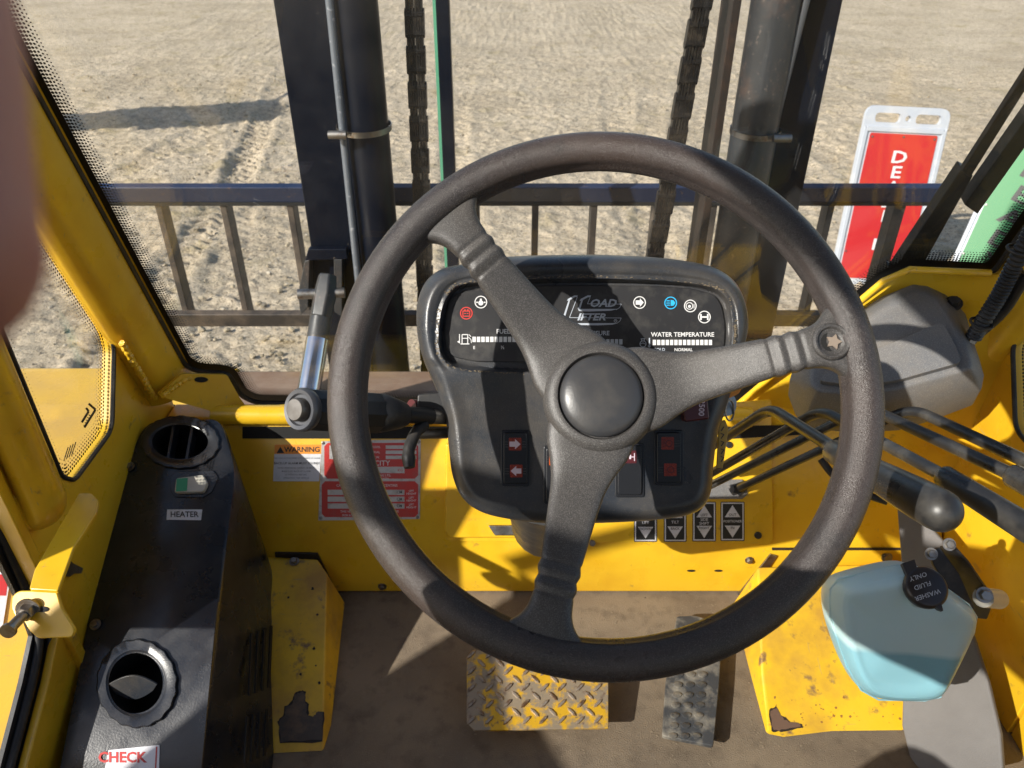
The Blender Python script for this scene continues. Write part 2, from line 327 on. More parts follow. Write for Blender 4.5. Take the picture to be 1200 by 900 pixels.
# ------------------------------------------------------------------ ground
def ground():
    m = bpy.data.materials.new('dirt'); m.use_nodes = True; t = m.node_tree; L = t.links; b = t.nodes['Principled BSDF']
    b.inputs['Roughness'].default_value = .95; b.inputs['Specular IOR Level'].default_value = .15
    g = N(t, 'ShaderNodeNewGeometry'); Po = g.outputs['Position']
    def noi(s, d=6, r=.6):
        n = N(t, 'ShaderNodeTexNoise'); n.inputs['Scale'].default_value = s; n.inputs['Detail'].default_value = d; n.inputs['Roughness'].default_value = r; L.new(Po, n.inputs['Vector']); return n.outputs[0]
    def ramp(f, lo_, hi, a, c):
        mr = N(t, 'ShaderNodeMapRange'); mr.inputs[1].default_value = lo_; mr.inputs[2].default_value = hi; L.new(f, mr.inputs[0])
        mx = N(t, 'ShaderNodeMix', data_type='RGBA'); L.new(mr.outputs[0], mx.inputs[0])
        if isinstance(a, tuple): mx.inputs[6].default_value = (*a, 1)
        else: L.new(a, mx.inputs[6])
        mx.inputs[7].default_value = (*c, 1); return mx.outputs[2]
    c = ramp(noi(.8), .35, .65, (.49, .40, .28), (.64, .53, .385))
    c = ramp(noi(9, 8, .7), .50, .72, c, (.27, .22, .155))
    c = ramp(noi(2.2, 5), .56, .72, c, (.40, .325, .19))
    c = ramp(noi(70, 3), .60, .70, c, (.55, .50, .42))
    c = ramp(noi(45, 4), .54, .68, c, (.17, .14, .10)); c = ramp(noi(16, 6, .7), .56, .70, c, (.21, .175, .125))
    L.new(c, b.inputs['Base Color'])
    prev = None
    for s, st, d in ((6, .5, .06), (30, .8, .028), (100, .9, .010)):
        bp = N(t, 'ShaderNodeBump'); bp.inputs['Strength'].default_value = st; bp.inputs['Distance'].default_value = d; L.new(noi(s, 6, .65), bp.inputs['Height'])
        if prev: L.new(prev.outputs[0], bp.inputs['Normal'])
        prev = bp
    L.new(prev.outputs[0], b.inputs['Normal'])
    xs = np.concatenate([-np.geomspace(400, 7.2, 26), np.arange(-7, -5, .05), np.arange(-5, 5, .024), np.arange(5, 7.01, .05), np.geomspace(7.2, 400, 26)])
    ys = np.concatenate([-np.geomspace(400, .3, 26), np.arange(0, 2, .05), np.arange(2, 10.5, .022), np.arange(10.5, 14, .05), np.arange(14, 26, .2), np.geomspace(27, 600, 24)])
    X, Y = np.meshgrid(xs, ys); rng = np.random.RandomState(3)
    Z = np.zeros_like(X)
    def vn(sx, sy, ang, seed):
        # value noise on a rotated lattice
        ca, sa = math.cos(ang), math.sin(ang); U = (X * ca + Y * sa) / sx; Vv = (-X * sa + Y * ca) / sy
        T = np.random.RandomState(seed).rand(257, 257); iu = np.floor(U).astype(int); iv = np.floor(Vv).astype(int)
        fu = U - iu; fv = Vv - iv; fu = fu * fu * (3 - 2 * fu); fv = fv * fv * (3 - 2 * fv)
        g_ = lambda a, b_: T[a % 257, b_ % 257]
        return (g_(iu, iv) * (1 - fu) + g_(iu + 1, iv) * fu) * (1 - fv) + (g_(iu, iv + 1) * (1 - fu) + g_(iu + 1, iv + 1) * fu) * fv
    Z += .05 * (vn(1.6, 1.6, .3, 1) - .5) + .022 * (vn(.5, .5, .9, 2) - .5) + .014 * (vn(.17, .17, .2, 5) ** 2 - .3) + .022 * (vn(.085, .085, .5, 6) ** 3) + .024 * vn(.05, .05, 1.1, 7) ** 4 + .008 * (vn(.03, .03, .4, 11) - .5)
    near = np.clip((14 - Y) / 5, 0, 1) * (np.abs(X) < 7.2)
    # tyre tracks: (x at y=0, slope dx/dy, width, lug pitch)
    for x0, sl, w, pitch, dep in ((-2.05, -.11, .30, .15, .024), (-1.1, -.22, .34, .16, .010), (-4.6, .10, .34, .15, .012), (-3.9, -.16, .32, .15, .014), (-.2, -.04, .34, .16, .014), (.25, .16, .34, .16, .012), (.9, .05, .40, .16, .012), (3.6, -.03, .45, .2, .012), (-2.6, -.42, .4, .16, .03)):
        d = X - (x0 + sl * Y) - .12 * np.sin(Y * .5 + x0); inside = np.clip((w / 2 - np.abs(d)) / .04, 0, 1)
        lug = np.clip(np.sin((Y + np.abs(d) * .9) * 2 * math.pi / pitch) * 2.5 + .5, 0, 1)
        berm = np.exp(-((np.abs(d) - w / 2 - .05) / .05) ** 2) * .03
        Z += near * (inside * (-dep * .6 - dep * lug) + berm * (vn(.2, .2, .1, 9) + .3) * (dep / .035))
    ny, nx = X.shape
    co = np.stack([X, Y, Z], -1).reshape(-1, 3)
    i = np.arange(ny * nx).reshape(ny, nx)
    f = np.stack([i[:-1, :-1], i[:-1, 1:], i[1:, 1:], i[1:, :-1]], -1).reshape(-1, 4)
    me = bpy.data.meshes.new('ground'); me.vertices.add(len(co)); me.vertices.foreach_set('co', co.ravel())
    me.loops.add(f.size); me.loops.foreach_set('vertex_index', f.ravel()); me.polygons.add(len(f))
    me.polygons.foreach_set('loop_start', np.arange(0, f.size, 4)); me.polygons.foreach_set('loop_total', np.full(len(f), 4))
    me.polygons.foreach_set('use_smooth', np.ones(len(f), bool)); me.update(); me.validate(); me.materials.append(m)
    o = bpy.data.objects.new('ground', me); COL.objects.link(o); o['kind'] = 'structure'
    # loose clods and pebbles
    bm = bmesh.new(); rnd = random.Random(8)
    for k in range(5200):
        y = 2.6 + rnd.random() ** 1.5 * 10; x = rnd.uniform(-.85, .85) * (y * .75 + .6); s = rnd.choice((.005, .006, .007, .008, .009, .011, .014, .014, .02)) if rnd.random() < .985 else rnd.uniform(.022, .034) * rnd.uniform(.7, 1.2)
        if x > 0 and rnd.random() < .5: continue
        r = bmesh.ops.create_icosphere(bm, subdivisions=1, radius=s, matrix=Matrix.Translation((x, y, .012)) @ Matrix.Rotation(rnd.random() * 6, 4, 'Z') @ Matrix.Diagonal((rnd.uniform(.8, 1.5), 1, rnd.uniform(.5, .8), 1)))
        for v in r['verts']: v.co += V((rnd.uniform(-1, 1), rnd.uniform(-1, 1), rnd.uniform(-1, 1))) * s * .22
    pb = mat('clods', (.36, .30, .21), .95, spec=.15, var=[(9, (.48, .42, .33), .55, .6), (6, (.24, .20, .14), .5, .6)], bump=[(90, .8, .006)])
    o = obj('gravel', bm, pb, smooth=0, kind='stuff')
    return
ground()

# ------------------------------------------------------------------ cab shell
FZ = 1.33                                   # cab floor height
XL, XR = -.62, .78                          # inner faces of the side walls
def wsY(z): return 1.15 - .36 * (z - 1.73)
WS = Plane((0, 1.15, 1.73), (0, -1, -.36))  # windscreen
P1 = Plane((0, 1.0, 1.443), (0, -.896, .444))   # sloping bulkhead
P2 = Plane((0, 1.0, 1.35), (0, -1, 0))
cab = thing('forklift_cab', 'yellow steel forklift cab seen from the driver seat, with scratched paint and large windscreen', 'forklift cab', (.08, .5, FZ))
Y = M['yellow']
# floor
fl = bm_box(V((.08, .18, FZ - .025)), 1.42, 1.70, .05)
obj('floor_mat', fl, M['floor'], cab, label='grey-brown dusty floor mat')
# bulkhead: sloping upper, vertical lower
def xprism(yz, x0, x1): return bm_prism([V((x0, a, b)) for a, b in yz], V((x1 - x0, 0, 0)))
obj('bulkhead_panel', xprism([(1.0, 1.443), (1.10, 1.645), (1.112, 1.655), (1.16, 1.655), (1.16, 1.62), (1.03, 1.40), (1.03, FZ + .002), (1.0, FZ + .002)], XL + .002, XR - .002), Y, cab, bevel=.006, segs=3)
# ledge under the glass, shadow gap and rounded rail
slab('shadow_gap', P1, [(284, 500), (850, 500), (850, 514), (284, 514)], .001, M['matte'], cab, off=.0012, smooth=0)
obj('rail', bm_tube([at(250, 486, 1.355), at(880, 489, 1.355)], .0178, 16), Y, cab)
# side walls with quarter windows
wall_yz = [(.716, FZ), (1.16, FZ), (1.16, 1.70), (wsY(1.70) - .004, 1.70), (wsY(2.9) - .004, 2.9), (.716, 2.9)]
hole_yz = [(.816, 1.768), (.838, 1.743), (.958, 1.743), (1.032, 1.845), (1.036, 1.875), (.835, 2.43), (.816, 2.43)]
hole_r = [.01, .01, .02, .01, .02, .01, .01]
for x, sgn in ((XL, -1), (XR, 1)):
    o_ = [V((x, a, b)) for a, b in wall_yz]; h_ = fillet([V((x, a, b)) for a, b in hole_yz], hole_r, 4)
    obj('side_wall', bm_holed(o_, [h_], V((sgn * .018, 0, 0))), Y, cab, bevel=.0015, label='left side wall with quarter window' if sgn < 0 else 'right side wall with quarter window')
    gl_ = [V((x + sgn * .012, p.y, p.z)) for p in fillet([V((x, a, b)) for a, b in [(.800, 1.75), (.83, 1.73), (.966, 1.73), (1.05, 1.84), (1.05, 1.875), (.84, 2.45), (.80, 2.45)]], .012)]
    gp = obj('quarter_window', bm_prism(gl_, V((sgn * .004, 0, 0))), M['glass'], cab, smooth=0)
    # rubber edge round the hole
    obj('window_seal', bm_tube([V((x - sgn * .001, p.y, p.z)) for p in h_], .0035, 6, closed=True), M['black'], cab)
    # frit dots
    bm = bmesh.new(); n = len(h_); c0 = V((x, .92, 1.9))
    for row in range(5):
        off = .005 + row * .0052; rad = .0024 - row * .00042
        path = []
        for i in range(n):
            a, b_ = h_[i], h_[(i + 1) % n]; path.append((a, b_))
        acc = (row % 2) * .0028
        for a, b_ in path:
            L_ = (b_ - a).length; d = (b_ - a).normalized(); inn = d.cross(V((1, 0, 0)))
            if inn.dot(c0 - a) < 0: inn = -inn
            while acc < L_:
                p = a + d * acc + inn * off; p.x = x + sgn * .0108
                vs = [bm.verts.new(p + V((0, math.cos(q), math.sin(q))) * rad) for q in [k * math.pi / 3 for k in range(6)]]
                bm.faces.new(vs); acc += .0056
            acc -= L_
    obj('frit_dots', bm, M['frit'], cab, smooth=0, kind='stuff')
# windscreen
ws_px = [(220, 433), (268, 437), (283, 463), (300, 471), (480, 474), (862, 474), (1036, 327), (1064, 314), (1163, 319)]
ws_out = [WS(*p) for p in ws_px]
ws_out[0].x = -.571; zt = 2.84
ws_out = ws_out + [V((.735, wsY(zt), zt)), V((-.571, wsY(zt), zt))]
wr = [.03, .012, .012, .02, 0, .02, .02, .02, .012, .03, .03]
wsf = fillet(ws_out, wr, 5)
gbig = [p + (p - V((.08, wsY(2.2), 2.2))).normalized() * .012 + V((0, .012, .004)) for p in wsf]
obj('windscreen', bm_prism(gbig, V((0, .006, .002))), M['glass'], cab, smooth=0, label='dusty front windscreen')
# solid frit band + dots
cen = V((.08, wsY(2.2), 2.2)); nrm = V((0, 1, .36)).normalized()
def ws_inner(d):
    out = []; n = len(wsf)
    for i in range(n):
        a = (wsf[i] - wsf[i - 1]).normalized(); b_ = (wsf[(i + 1) % n] - wsf[i]).normalized()
        na = a.cross(nrm); nb = b_.cross(nrm); q = (na + nb).normalized()
        k = max(.5, q.dot(na)); out.append(wsf[i] + q * (d / k))
    return out
tst = ws_inner(.01)
sg = 1 if (tst[-1] - cen).length < (wsf[-1] - cen).length else -1
lift = nrm * .0095
bm = bmesh.new(); A = [p + lift for p in ws_inner(-.012 * sg)]; B = [p + lift for p in ws_inner(.010 * sg)]
va = [bm.verts.new(p) for p in A]; vb = [bm.verts.new(p) for p in B]
for i in range(len(A)): bm.faces.new((va[i - 1], va[i], vb[i], vb[i - 1]))
obj('frit_band', bm, M['frit'], cab, smooth=0)
bm = bmesh.new(); e1 = V((1, 0, 0)); e2 = nrm.cross(e1)
for row in range(5):
    ring = ws_inner((.012 + row * .0042) * sg); rad = .0022 - row * .00030; acc = (row % 2) * .0024; n = len(ring)
    for i in range(n):
        a, b_ = ring[i], ring[(i + 1) % n]; L_ = (b_ - a).length
        if L_ < 1e-6: continue
        d = (b_ - a) / L_
        while acc < L_:
            p = a + d * acc + lift
            if p.z < 2.6:
                bm.faces.new([bm.verts.new(p + (e1 * math.cos(q) + e2 * math.sin(q)) * rad) for q in [k * math.pi / 3 for k in range(6)]])
            acc += .0048
        acc -= L_
obj('frit_dots', bm, M['frit'], cab, smooth=0, kind='stuff')
obj('windscreen_seal', bm_tube([p - nrm * .002 for p in wsf], .0045, 6, closed=True), M['black'], cab)
# A pillars
for x, sgn in ((-.571, -1), (.735, 1)):
    bot, top = 1.70, 2.9; rings = []
    for z in (bot, top):
        yy = wsY(z)
        q = [V((x - sgn * .000, yy - .002, z)), V((x + sgn * .004, yy - .03, z)), V((x + sgn * .022, yy - .068, z)), V((x + sgn * .05, yy - .078, z)), V((x + sgn * .068, yy - .06, z)), V((x + sgn * .068, yy + .03, z)), V((x + sgn * .0, yy + .03, z))]
        rings.append(fillet(q, .014, 4))
    obj('pillar', bm_loft(rings), Y, cab, smooth=50, label='left front pillar' if sgn < 0 else 'right front pillar')
# left corner foot plates and weld beads
foot = plane3(WS(268, 437, .004), at(190, 462, 1.28), at(275, 520, 1.385))
obj('corner_plate', bm_prism(fillet(P(foot, [(186, 462), (214, 438), (266, 439), (281, 466), (287, 474), (282, 560), (271, 540), (248, 482), (192, 466)], .002), .004, 3), -foot.n * .01), Y, cab, bevel=.002)
obj('bolt_hole', bm_prism(P(foot, circ(276, 484, 3.2, 16, 7), .0035), -foot.n * .002), M['rust'], cab, smooth=0)
obj('drain_hole', bm_prism(P(foot, circ(236, 445, 8, 16, 3.2), .0035), -foot.n * .002), M['matte'], cab, smooth=0)
def weld(pts, r, seed=0):
    rnd = random.Random(seed); out = []; rr = []
    for a, b_ in zip(pts, pts[1:]):
        k = max(3, int((b_ - a).length / (r * .7)))
        for i in range(k): out.append(a.lerp(b_, i / k) + V((rnd.uniform(-1, 1),) * 3) * r * .12); rr.append(r * (1 + .28 * math.sin(i * 2.2) + rnd.uniform(-.1, .1)))
    return bm_tube(out, rr, 8)
obj('weld', weld([V((-.600, wsY(1.86) - .078, 1.86)), V((-.604, wsY(1.72) - .078, 1.72))], .005, 1), Y, cab)
obj('weld', weld([at(190, 464, 1.27), at(215, 446, 1.3), at(232, 440, 1.32)], .004, 2), Y, cab)
# inner corner gusset dark gap
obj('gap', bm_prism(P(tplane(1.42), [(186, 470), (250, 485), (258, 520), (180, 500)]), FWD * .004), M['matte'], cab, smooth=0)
# roof, rear frame, right-hand body side
obj('roof', bm_box(V((.08, .02, 2.935)), 1.50, 1.50, .05), M['liner'], cab, bevel=.01)
for x in (-.64, .80):
    obj('rear_post', bm_box(V((x, -.68, 2.13)), .07, .07, 1.56), Y, cab, bevel=.006)
obj('rear_wall', bm_box(V((.08, -.70, 1.66)), 1.36, .03, .66), Y, cab)
obj('right_body_side', bm_box(V((.80, .04, 1.58)), .03, 1.345, .52), Y, cab)
# front cowl and fender outside
obj('front_cowl', bm_box(V((-.02, 1.37, 1.44)), 1.3, .34, .10), M['brown'], cab, bevel=.01, label='dusty brown cowl below the windscreen')
obj('front_body', bm_box(V((.08, 1.25, 1.1)), 1.36, .16, 1.15 - .5), Y, cab)
fz = zplane(1.45)
obj('fender', bm_box(V((-1.12, 1.02, 1.42)), .90, 1.20, .06), M['fender'], cab, bevel=.012, segs=3, label='bright yellow fender outside the left quarter window')
obj('fender', bm_box(V((1.28, 1.02, 1.42)), .90, 1.20, .06), M['fender'], cab, bevel=.012, segs=3, label='yellow fender outside the right quarter window')
obj('step_plate', bm_box(V((-.98, .02, 1.42)), .66, .795, .05), M['fender'], cab, bevel=.008, label='sunlit yellow sill outside the door opening')
# door jamb: flange, rubber seals
XW = xplane(-.62)
obj('jamb_flange', bm_box(V((-.637, .708, 2.12)), .05, .016, 1.56), Y, cab, bevel=.002)
for k, dy in enumerate((0, .012)):
    XS = xplane(-.634 - .004 * k); o5 = -13 * k
    sp_ = [XS(x + o5, y) for x, y in ((-10, 568), (20, 638), (50, 706), (61, 745), (50, 800), (24, 900), (0, 985))]
    obj('door_seal', bm_tube(smooth_path([sp_[0] + V((0, 0, 1.0))] + sp_, .04), .0062, 10), M['black'], cab)
slab('door_seal_back', xplane(-.642), [(-40, 568), (-4, 568), (28, 638), (56, 700), (70, 745), (58, 800), (32, 900), (8, 985), (-30, 985), (0, 900), (26, 800), (38, 745), (24, 706), (-10, 638)], .006, M['black'], cab)
slab('lower_side_panel', xplane(-.6215), [(30, 640), (52, 690), (68, 745), (57, 800), (31, 900), (14, 985), (130, 985), (140, 600), (40, 600)], .012, Y, cab, bevel=.002)
obj('door_sill', bm_box(V((-.640, -.10, 1.38)), .03, 1.10, .10), Y, cab, bevel=.004)
0 and obj('sill_cap', xprism([(.69, 1.33), (.69, 1.50), (-.6, 1.45), (-.6, 1.33)], -.632, -.6), Y, cab, bevel=.004)
# grab tube with bent foot
tb = smooth_path([V((-.60, .745, 2.88)), V((-.60, .745, 1.775)), V((-.645, .745, 1.765))], .03, 8)
obj('grab_tube', bm_tube(tb, .0265, 24), Y, cab)
obj('tube_collar', bm_lathe([(0, 0), (.036, 0), (.036, .012), (0, .014)], V((-.626, .745, 1.785)), V((1, 0, .1)), 24), Y, cab, bevel=.003)
# logo stuck on the outside of the left quarter window
qg = Plane((XL - .0105, 0, 0), (1, 0, 0))
pol = []
for (a, b_, c, d) in ((104, 473, 112, 480), (112, 480, 99, 501), (101, 478, 104, 482), (104, 482, 96, 495)): pol.append(stroke(a, b_, c, d, 2.6))
for k in range(5): pol.append(stroke(98 + k * 1.5, 498 - k * 3, 101 + k * 1.5, 500 - k * 3, 1))
for k in range(4): pol.append(stroke(75 + k * 3, 540 - k * 2, 80 + k * 3, 524 - k * 2, 1))
wl_ = flat('window_logo', qg, pol, M['ink'], cab, off=.0); wl_['kind'] = 'stuff'
# stickers on the bulkhead
st = slab('warning_sticker', P1, [(322, 521), (377, 521), (374, 564), (320, 564)], .0006, M['sticker'], cab, off=.0009, smooth=0)
flat('orange_header', P1, [[(322, 521), (377, 521), (376.5, 532), (321.5, 532)]], M['orange'], st, off=.0013)
flat('warning_triangle', P1, [[(324, 531), (328.5, 523.5), (333, 531)]], M['ink'], st, off=.0017)
text('WARNING', P1, 354, 527, 8.6, M['ink'], st, off=.0016, bold=.15)
text('THIS VEHICLE IS EQUIPPED WITH A BACK UP ALARM', P1, 348, 537, 2.3, M['fine'], st, off=.0013)
text('BACK-UP ALARM MUST SOUND!', P1, 348, 543, 3.7, M['ink'], st, off=.0013)
for i, s_ in enumerate(('WHEN REVERSING. OPERATOR MUST', 'MAKE SURE BACK-UP ALARM', 'IS WORKING BEFORE', 'OPERATING THE VEHICLE')):
    text(s_, P1, 347, 548.5 + i * 3.9, 2.6, M['fine'], st, off=.0013)
pl = slab('capacity_plate', P1, [(377, 517), (493, 515), (492, 608), (373, 610)], .0010, M['plate'], cab, off=.0014, smooth=0)
def notch(x0, y0, x1, y1, c=4): return [(x0 + c, y0), (x1 - c, y0), (x1, y0 + c), (x1, y1 - c), (x1 - c, y1), (x0 + c, y1), (x0, y1 - c), (x0, y0 + c)]
flat('red_field', P1, [notch(380, 519, 490, 561), notch(377, 564, 490, 606)], M['red'], pl, off=.0018)
bx = [rect(386, 522, 402, 538), rect(452, 522, 488, 526), rect(452, 528, 488, 532), rect(452, 534, 488, 538), rect(398, 547, 474, 554.5)]
for k in range(3): bx += [rect(384, 574 + 8 * k, 474, 580 + 8 * k)]
flat('data_field', P1, bx, M['plate'], pl, off=.0022)
for s_, x, y, z, in (('MODEL', 440, 524, 3.6), ('SERIAL', 440, 530, 3.6), ('E.V.W.', 440, 536, 3.6), ('CAPACITY', 437, 543, 8.5), ('MANUFACTURING LTD.', 440, 557.3, 3.4), ('ONTARIO, CANADA', 440, 561, 3.4), ('CAPACITY AT VARIOUS  LOAD CENTRES', 430, 569, 3.9), ('THIS VEHICLE CONFORMS TO STANDARDS', 433, 599.5, 3.5), ('FOR ROUGH TERRAIN TRUCKS ISO 1074', 433, 604, 3.5)):
    text(s_, P1, x, y, z, M['white'], pl, off=.0021)
for k in range(3):
    text('LIFT\nHEIGHT', P1, 482, 577 + 8 * k, 3.3, M['white'], pl, off=.0021)
    text('LB', P1, 416, 577 + 8 * k, 4.4, M['ink'], pl, off=.0025); text('CM', P1, 468, 577 + 8 * k, 4.4, M['ink'], pl, off=.0025); text('IN./', P1, 449, 577 + 8 * k, 4.4, M['ink'], pl, off=.0025)
text('KG', P1, 469, 551, 4.4, M['red'], pl, off=.0025)
for q in ((378.5, 519), (490.5, 518), (376, 607), (489, 606)): obj('rivet', bm_lathe([(.0032, 0), (.0028, .0012), (0, .002)], P1(*q, .0014), P1.n, 12), M['steel'], pl)
# raised valve plate with lever decals
vp = slab('valve_plate', P1, [(524, 500), (904, 468), (906, 634), (900, 638), (524, 634)], .004, Y, cab, off=.0042, r=.006, bevel=.001)
slab('column_cover', P1, [(522, 520), (660, 520), (660, 612), (630, 631), (526, 631), (521, 624)], .02, Y, cab, off=.0205, bevel=.004)
for i, (x0, y0, x1, y1, t1, t2, t3) in enumerate(((743, 590, 770, 635, 'UP', 'LIFT', 'DOWN'), (778, 589, 804.5, 635, 'FORWARD', 'TILT', 'BACK'), (811.5, 588, 839, 634.5, 'LEFT', 'SIDE\nSHIFT', 'RIGHT'), (844.5, 588, 872.5, 634, 'OUT', 'POSITIONER', 'IN'))):
    dc = slab('lever_decal', P1, rect(x0, y0, x1, y1), .0004, M['ink'], cab, off=.0048, r=.002, smooth=0)
    xm = (x0 + x1) / 2; ym = (y0 + y1) / 2
    bd = []
    for q in (rect(x0 + 1, y0 + 1, x1 - 1, y0 + 2.4), rect(x0 + 1, y1 - 2.4, x1 - 1, y1 - 1), rect(x0 + 1, y0 + 2.4, x0 + 2.4, y1 - 2.4), rect(x1 - 2.4, y0 + 2.4, x1 - 1, y1 - 2.4)): bd.append(q)
    bd += [[(xm, y0 + 4), (xm + 9, ym - 5), (xm - 9, ym - 5)], [(xm - 9, ym + 5), (xm + 9, ym + 5), (xm, y1 - 4)]]
    flat('arrow_print', P1, bd, M['sticker'], dc, off=.0051)
    text(t1, P1, xm, ym - 7.6, 4.2, M['ink'], dc, off=.0056); text(t3, P1, xm, ym + 7.6, 4.2, M['ink'], dc, off=.0056)
    text(t2, P1, xm, ym, 4.6 if i != 3 else 3.9, M['sticker'], dc, off=.0056)
for q in ((888, 627, .0065), (667, 627, .0065), (854, 521, .006)):
    obj('bolt', bm_lathe([(0, 0), (q[2], 0), (q[2], .003), (q[2] * .8, .0045), (0, .0045)], P1(q[0], q[1], .004), P1.n, 20), M['black'], cab)
obj('bolt', bm_lathe([(0, 0), (.006, 0), (.006, .004), (0, .005)], P1(694, 636, .004), P1.n, 6), M['steel'], cab)
# lever slot plate
sp = slab('lever_boot_plate', P1, [(800, 562), (870, 562), (876, 570), (876, 580), (870, 585), (800, 585)], .003, M['grey'], cab, off=.0085, bevel=.001)
# small slots and bolts in the lower bulkhead
for q in ((448, 687), (451, 699), (720, 703), (878, 656)): hexbolt('bolt', P2(q[0], q[1], 0), P2.n, .0055, M['steel'], cab)
for q in ((810, 669), (842, 669), (790, 700), (818, 700)): flat('slot', P2, [circ(q[0], q[1], 5, 14, 1.3)], M['matte'], cab, off=.0008)
# dark slot on the bulkhead upper right and panel joint line
slab('bulkhead_slot', P1, [(845, 500), (960, 497), (965, 508), (845, 515)], .001, M['matte'], cab, off=.0052, smooth=0)
slab('joint_strip', P1, [(905, 642), (1056, 642), (1056, 645), (905, 645)], .002, M['rust'], cab, off=.002, smooth=0)
def rough_chip(pl, pts, jit, seed, grow=0, off=.0006, m_=None, n=4):
    rnd = random.Random(seed); c = V((sum(p[0] for p in pts) / len(pts), sum(p[1] for p in pts) / len(pts), 0)); out = []
    for i in range(len(pts)):
        a, b_ = V((*pts[i], 0)), V((*pts[(i + 1) % len(pts)], 0))
        for k in range(n):
            p = a.lerp(b_, k / n); d = (p - c); L_ = d.length or 1
            p = p + d / L_ * (grow + rnd.uniform(-jit, jit)) + V((rnd.uniform(-jit, jit), rnd.uniform(-jit, jit), 0)) * .5; out.append((p.x, p.y))
    return slab('bare_patch', pl, out, .0004, m_ or M['primer'], cab, off=off, smooth=0)
# footrest ramps either side
def ramp(name, face_pts, floor_pts, mat_, label):
    """top face (near 4 mm thick sheet) and skirt to the floor"""
    bm = bmesh.new(); tp = [bm.verts.new(p) for p in face_pts]; bt = [bm.verts.new(V((p.x, p.y, FZ + .001))) for p in floor_pts]
    bm.faces.new(tp)
    for i in range(len(tp)): bm.faces.new((tp[i - 1], tp[i], bt[i], bt[i - 1]))
    bmesh.ops.recalc_face_normals(bm, faces=bm.faces)
    return obj(name, bm, mat_, cab, bevel=.006, segs=3, label=label)
FP = zplane(FZ)
RP = Plane((0, .99, 1.425), (0, -.30, 1))
lf = [RP(300, 651), RP(372, 655), RP(383, 672), RP(379, 840), RP(378, 868), RP(300, 878)]
ramp('footrest_ramp', lf, [V((p.x, p.y, 0)) for p in lf[:1]] + [FP(376, 690), FP(404, 706), FP(388, 850), FP(379, 880), FP(300, 884)], M['yellow_worn'], 'left footrest ramp with chipped paint')
rnd = random.Random(2)
chip = [(328, 870), (327, 845), (333, 838), (335, 828), (343, 823), (345, 814), (353, 810), (358, 812), (357, 822), (361, 826), (360, 838), (368, 840), (372, 834), (378, 834), (377.5, 868)]
rough_chip(RP, chip, .9, 1, 1.4, .0005, M['rust']); rough_chip(RP, chip, 1.2, 2, -.4, .0011)
for k, (x, y, r_) in enumerate(((366, 690, 1.6), (372, 720, 1.4), (368, 760, 2.2), (352, 790, 1.8), (374, 800, 1.8), (338, 700, 1.2), (370, 780, 1.2), (340, 756, 1.0))): rough_chip(RP, circ(x, y, r_, 6), .6, k + 5, 0, .0005, M['rust'], 2)
hexbolt('bolt', RP(345, 658, .001), RP.n, .006, M['steel'], cab)
RP2 = Plane((0, .99, 1.425), (0, -.34, 1))
rf = [RP2(888, 664), RP2(1062, 660), RP2(1062, 851), RP2(975, 852), RP2(915, 860), RP2(902, 856), RP2(893, 790)]
ramp('footrest_ramp', rf, [FP(858, 708), FP(1062, 700), FP(1060, 856), FP(975, 857), FP(918, 864), FP(898, 860), FP(882, 800)], M['yellow_worn'], 'right footrest ramp with rust blisters')
chip = [(902, 832), (910, 828), (915, 838), (925, 846), (938, 848), (940, 852), (915, 857), (905, 856)]
rough_chip(RP2, chip, .9, 3, 1.0, .0005, M['rust']); rough_chip(RP2, chip, 1.2, 4, -1.2, .0011, mat('brown_primer', (.13, .075, .05), .6))
rnd = random.Random(12)
blister = mat('rust_blister', (.30, .14, .03), .7)
for k in range(40): rough_chip(RP2, circ(rnd.uniform(905, 1055), 850 - abs(rnd.gauss(0, 16)), rnd.choice((.5, .6, .8, 1, 1.6)), 6), .5, 40 + k, 0, .0005, blister, 2)
slab('seam_strap', P2, [(903, 650), (911, 652), (868, 716), (861, 702)], .004, M['steel'], cab, off=.0046, bevel=.001)
slab('seam_strap', P2, [(322, 648), (372, 649), (400, 706), (393, 708), (366, 656), (322, 653)], .004, M['rust'], cab, off=.0046, bevel=.001)
for q in ((991, 572), (1039, 653), (930, 653)): hexbolt('bolt', P1(q[0], q[1], .001) if q[1] < 645 else P2(q[0], q[1], .002), P1.n, .007, M['steel'], cab)
# grey vinyl side flap and right lower body side
vA = at(1110, 640, 1.24); vB = FP(1060, 900); vC = FP(1178, 900)
VP_ = plane3(at(1052, 600, 1.30), at(1110, 640, 1.22), at(1130, 880, 1.12))
slab('vinyl_flap', VP_, [(1050, 590), (1068, 592), (1112, 642), (1126, 720), (1140, 745), (1158, 800), (1172, 860), (1176, 915), (1072, 915), (1056, 850), (1060, 720)], .012, M['vinyl'], cab, bevel=.004, label='grey vinyl side flap')
# front right corner sheet behind the motor cover
CR = plane3(WS(862, 478, .01), WS(1163, 322, .01), P1(1060, 520, .006))
crp = [CR(*p) for p in [(862, 480), (1034, 333), (1066, 319), (1170, 322), (1215, 290), (1190, 560), (905, 520), (880, 496)]]
obj('corner_sheet', bm_prism(fillet(crp, .004, 3), -CR.n * .006), Y, cab, bevel=.0015)
obj('glass_ledge', bm_tube([WS(866, 473, .012), WS(1036, 329, .012), WS(1066, 316, .012), WS(1160, 320, .012)], .0055, 10), Y, cab)
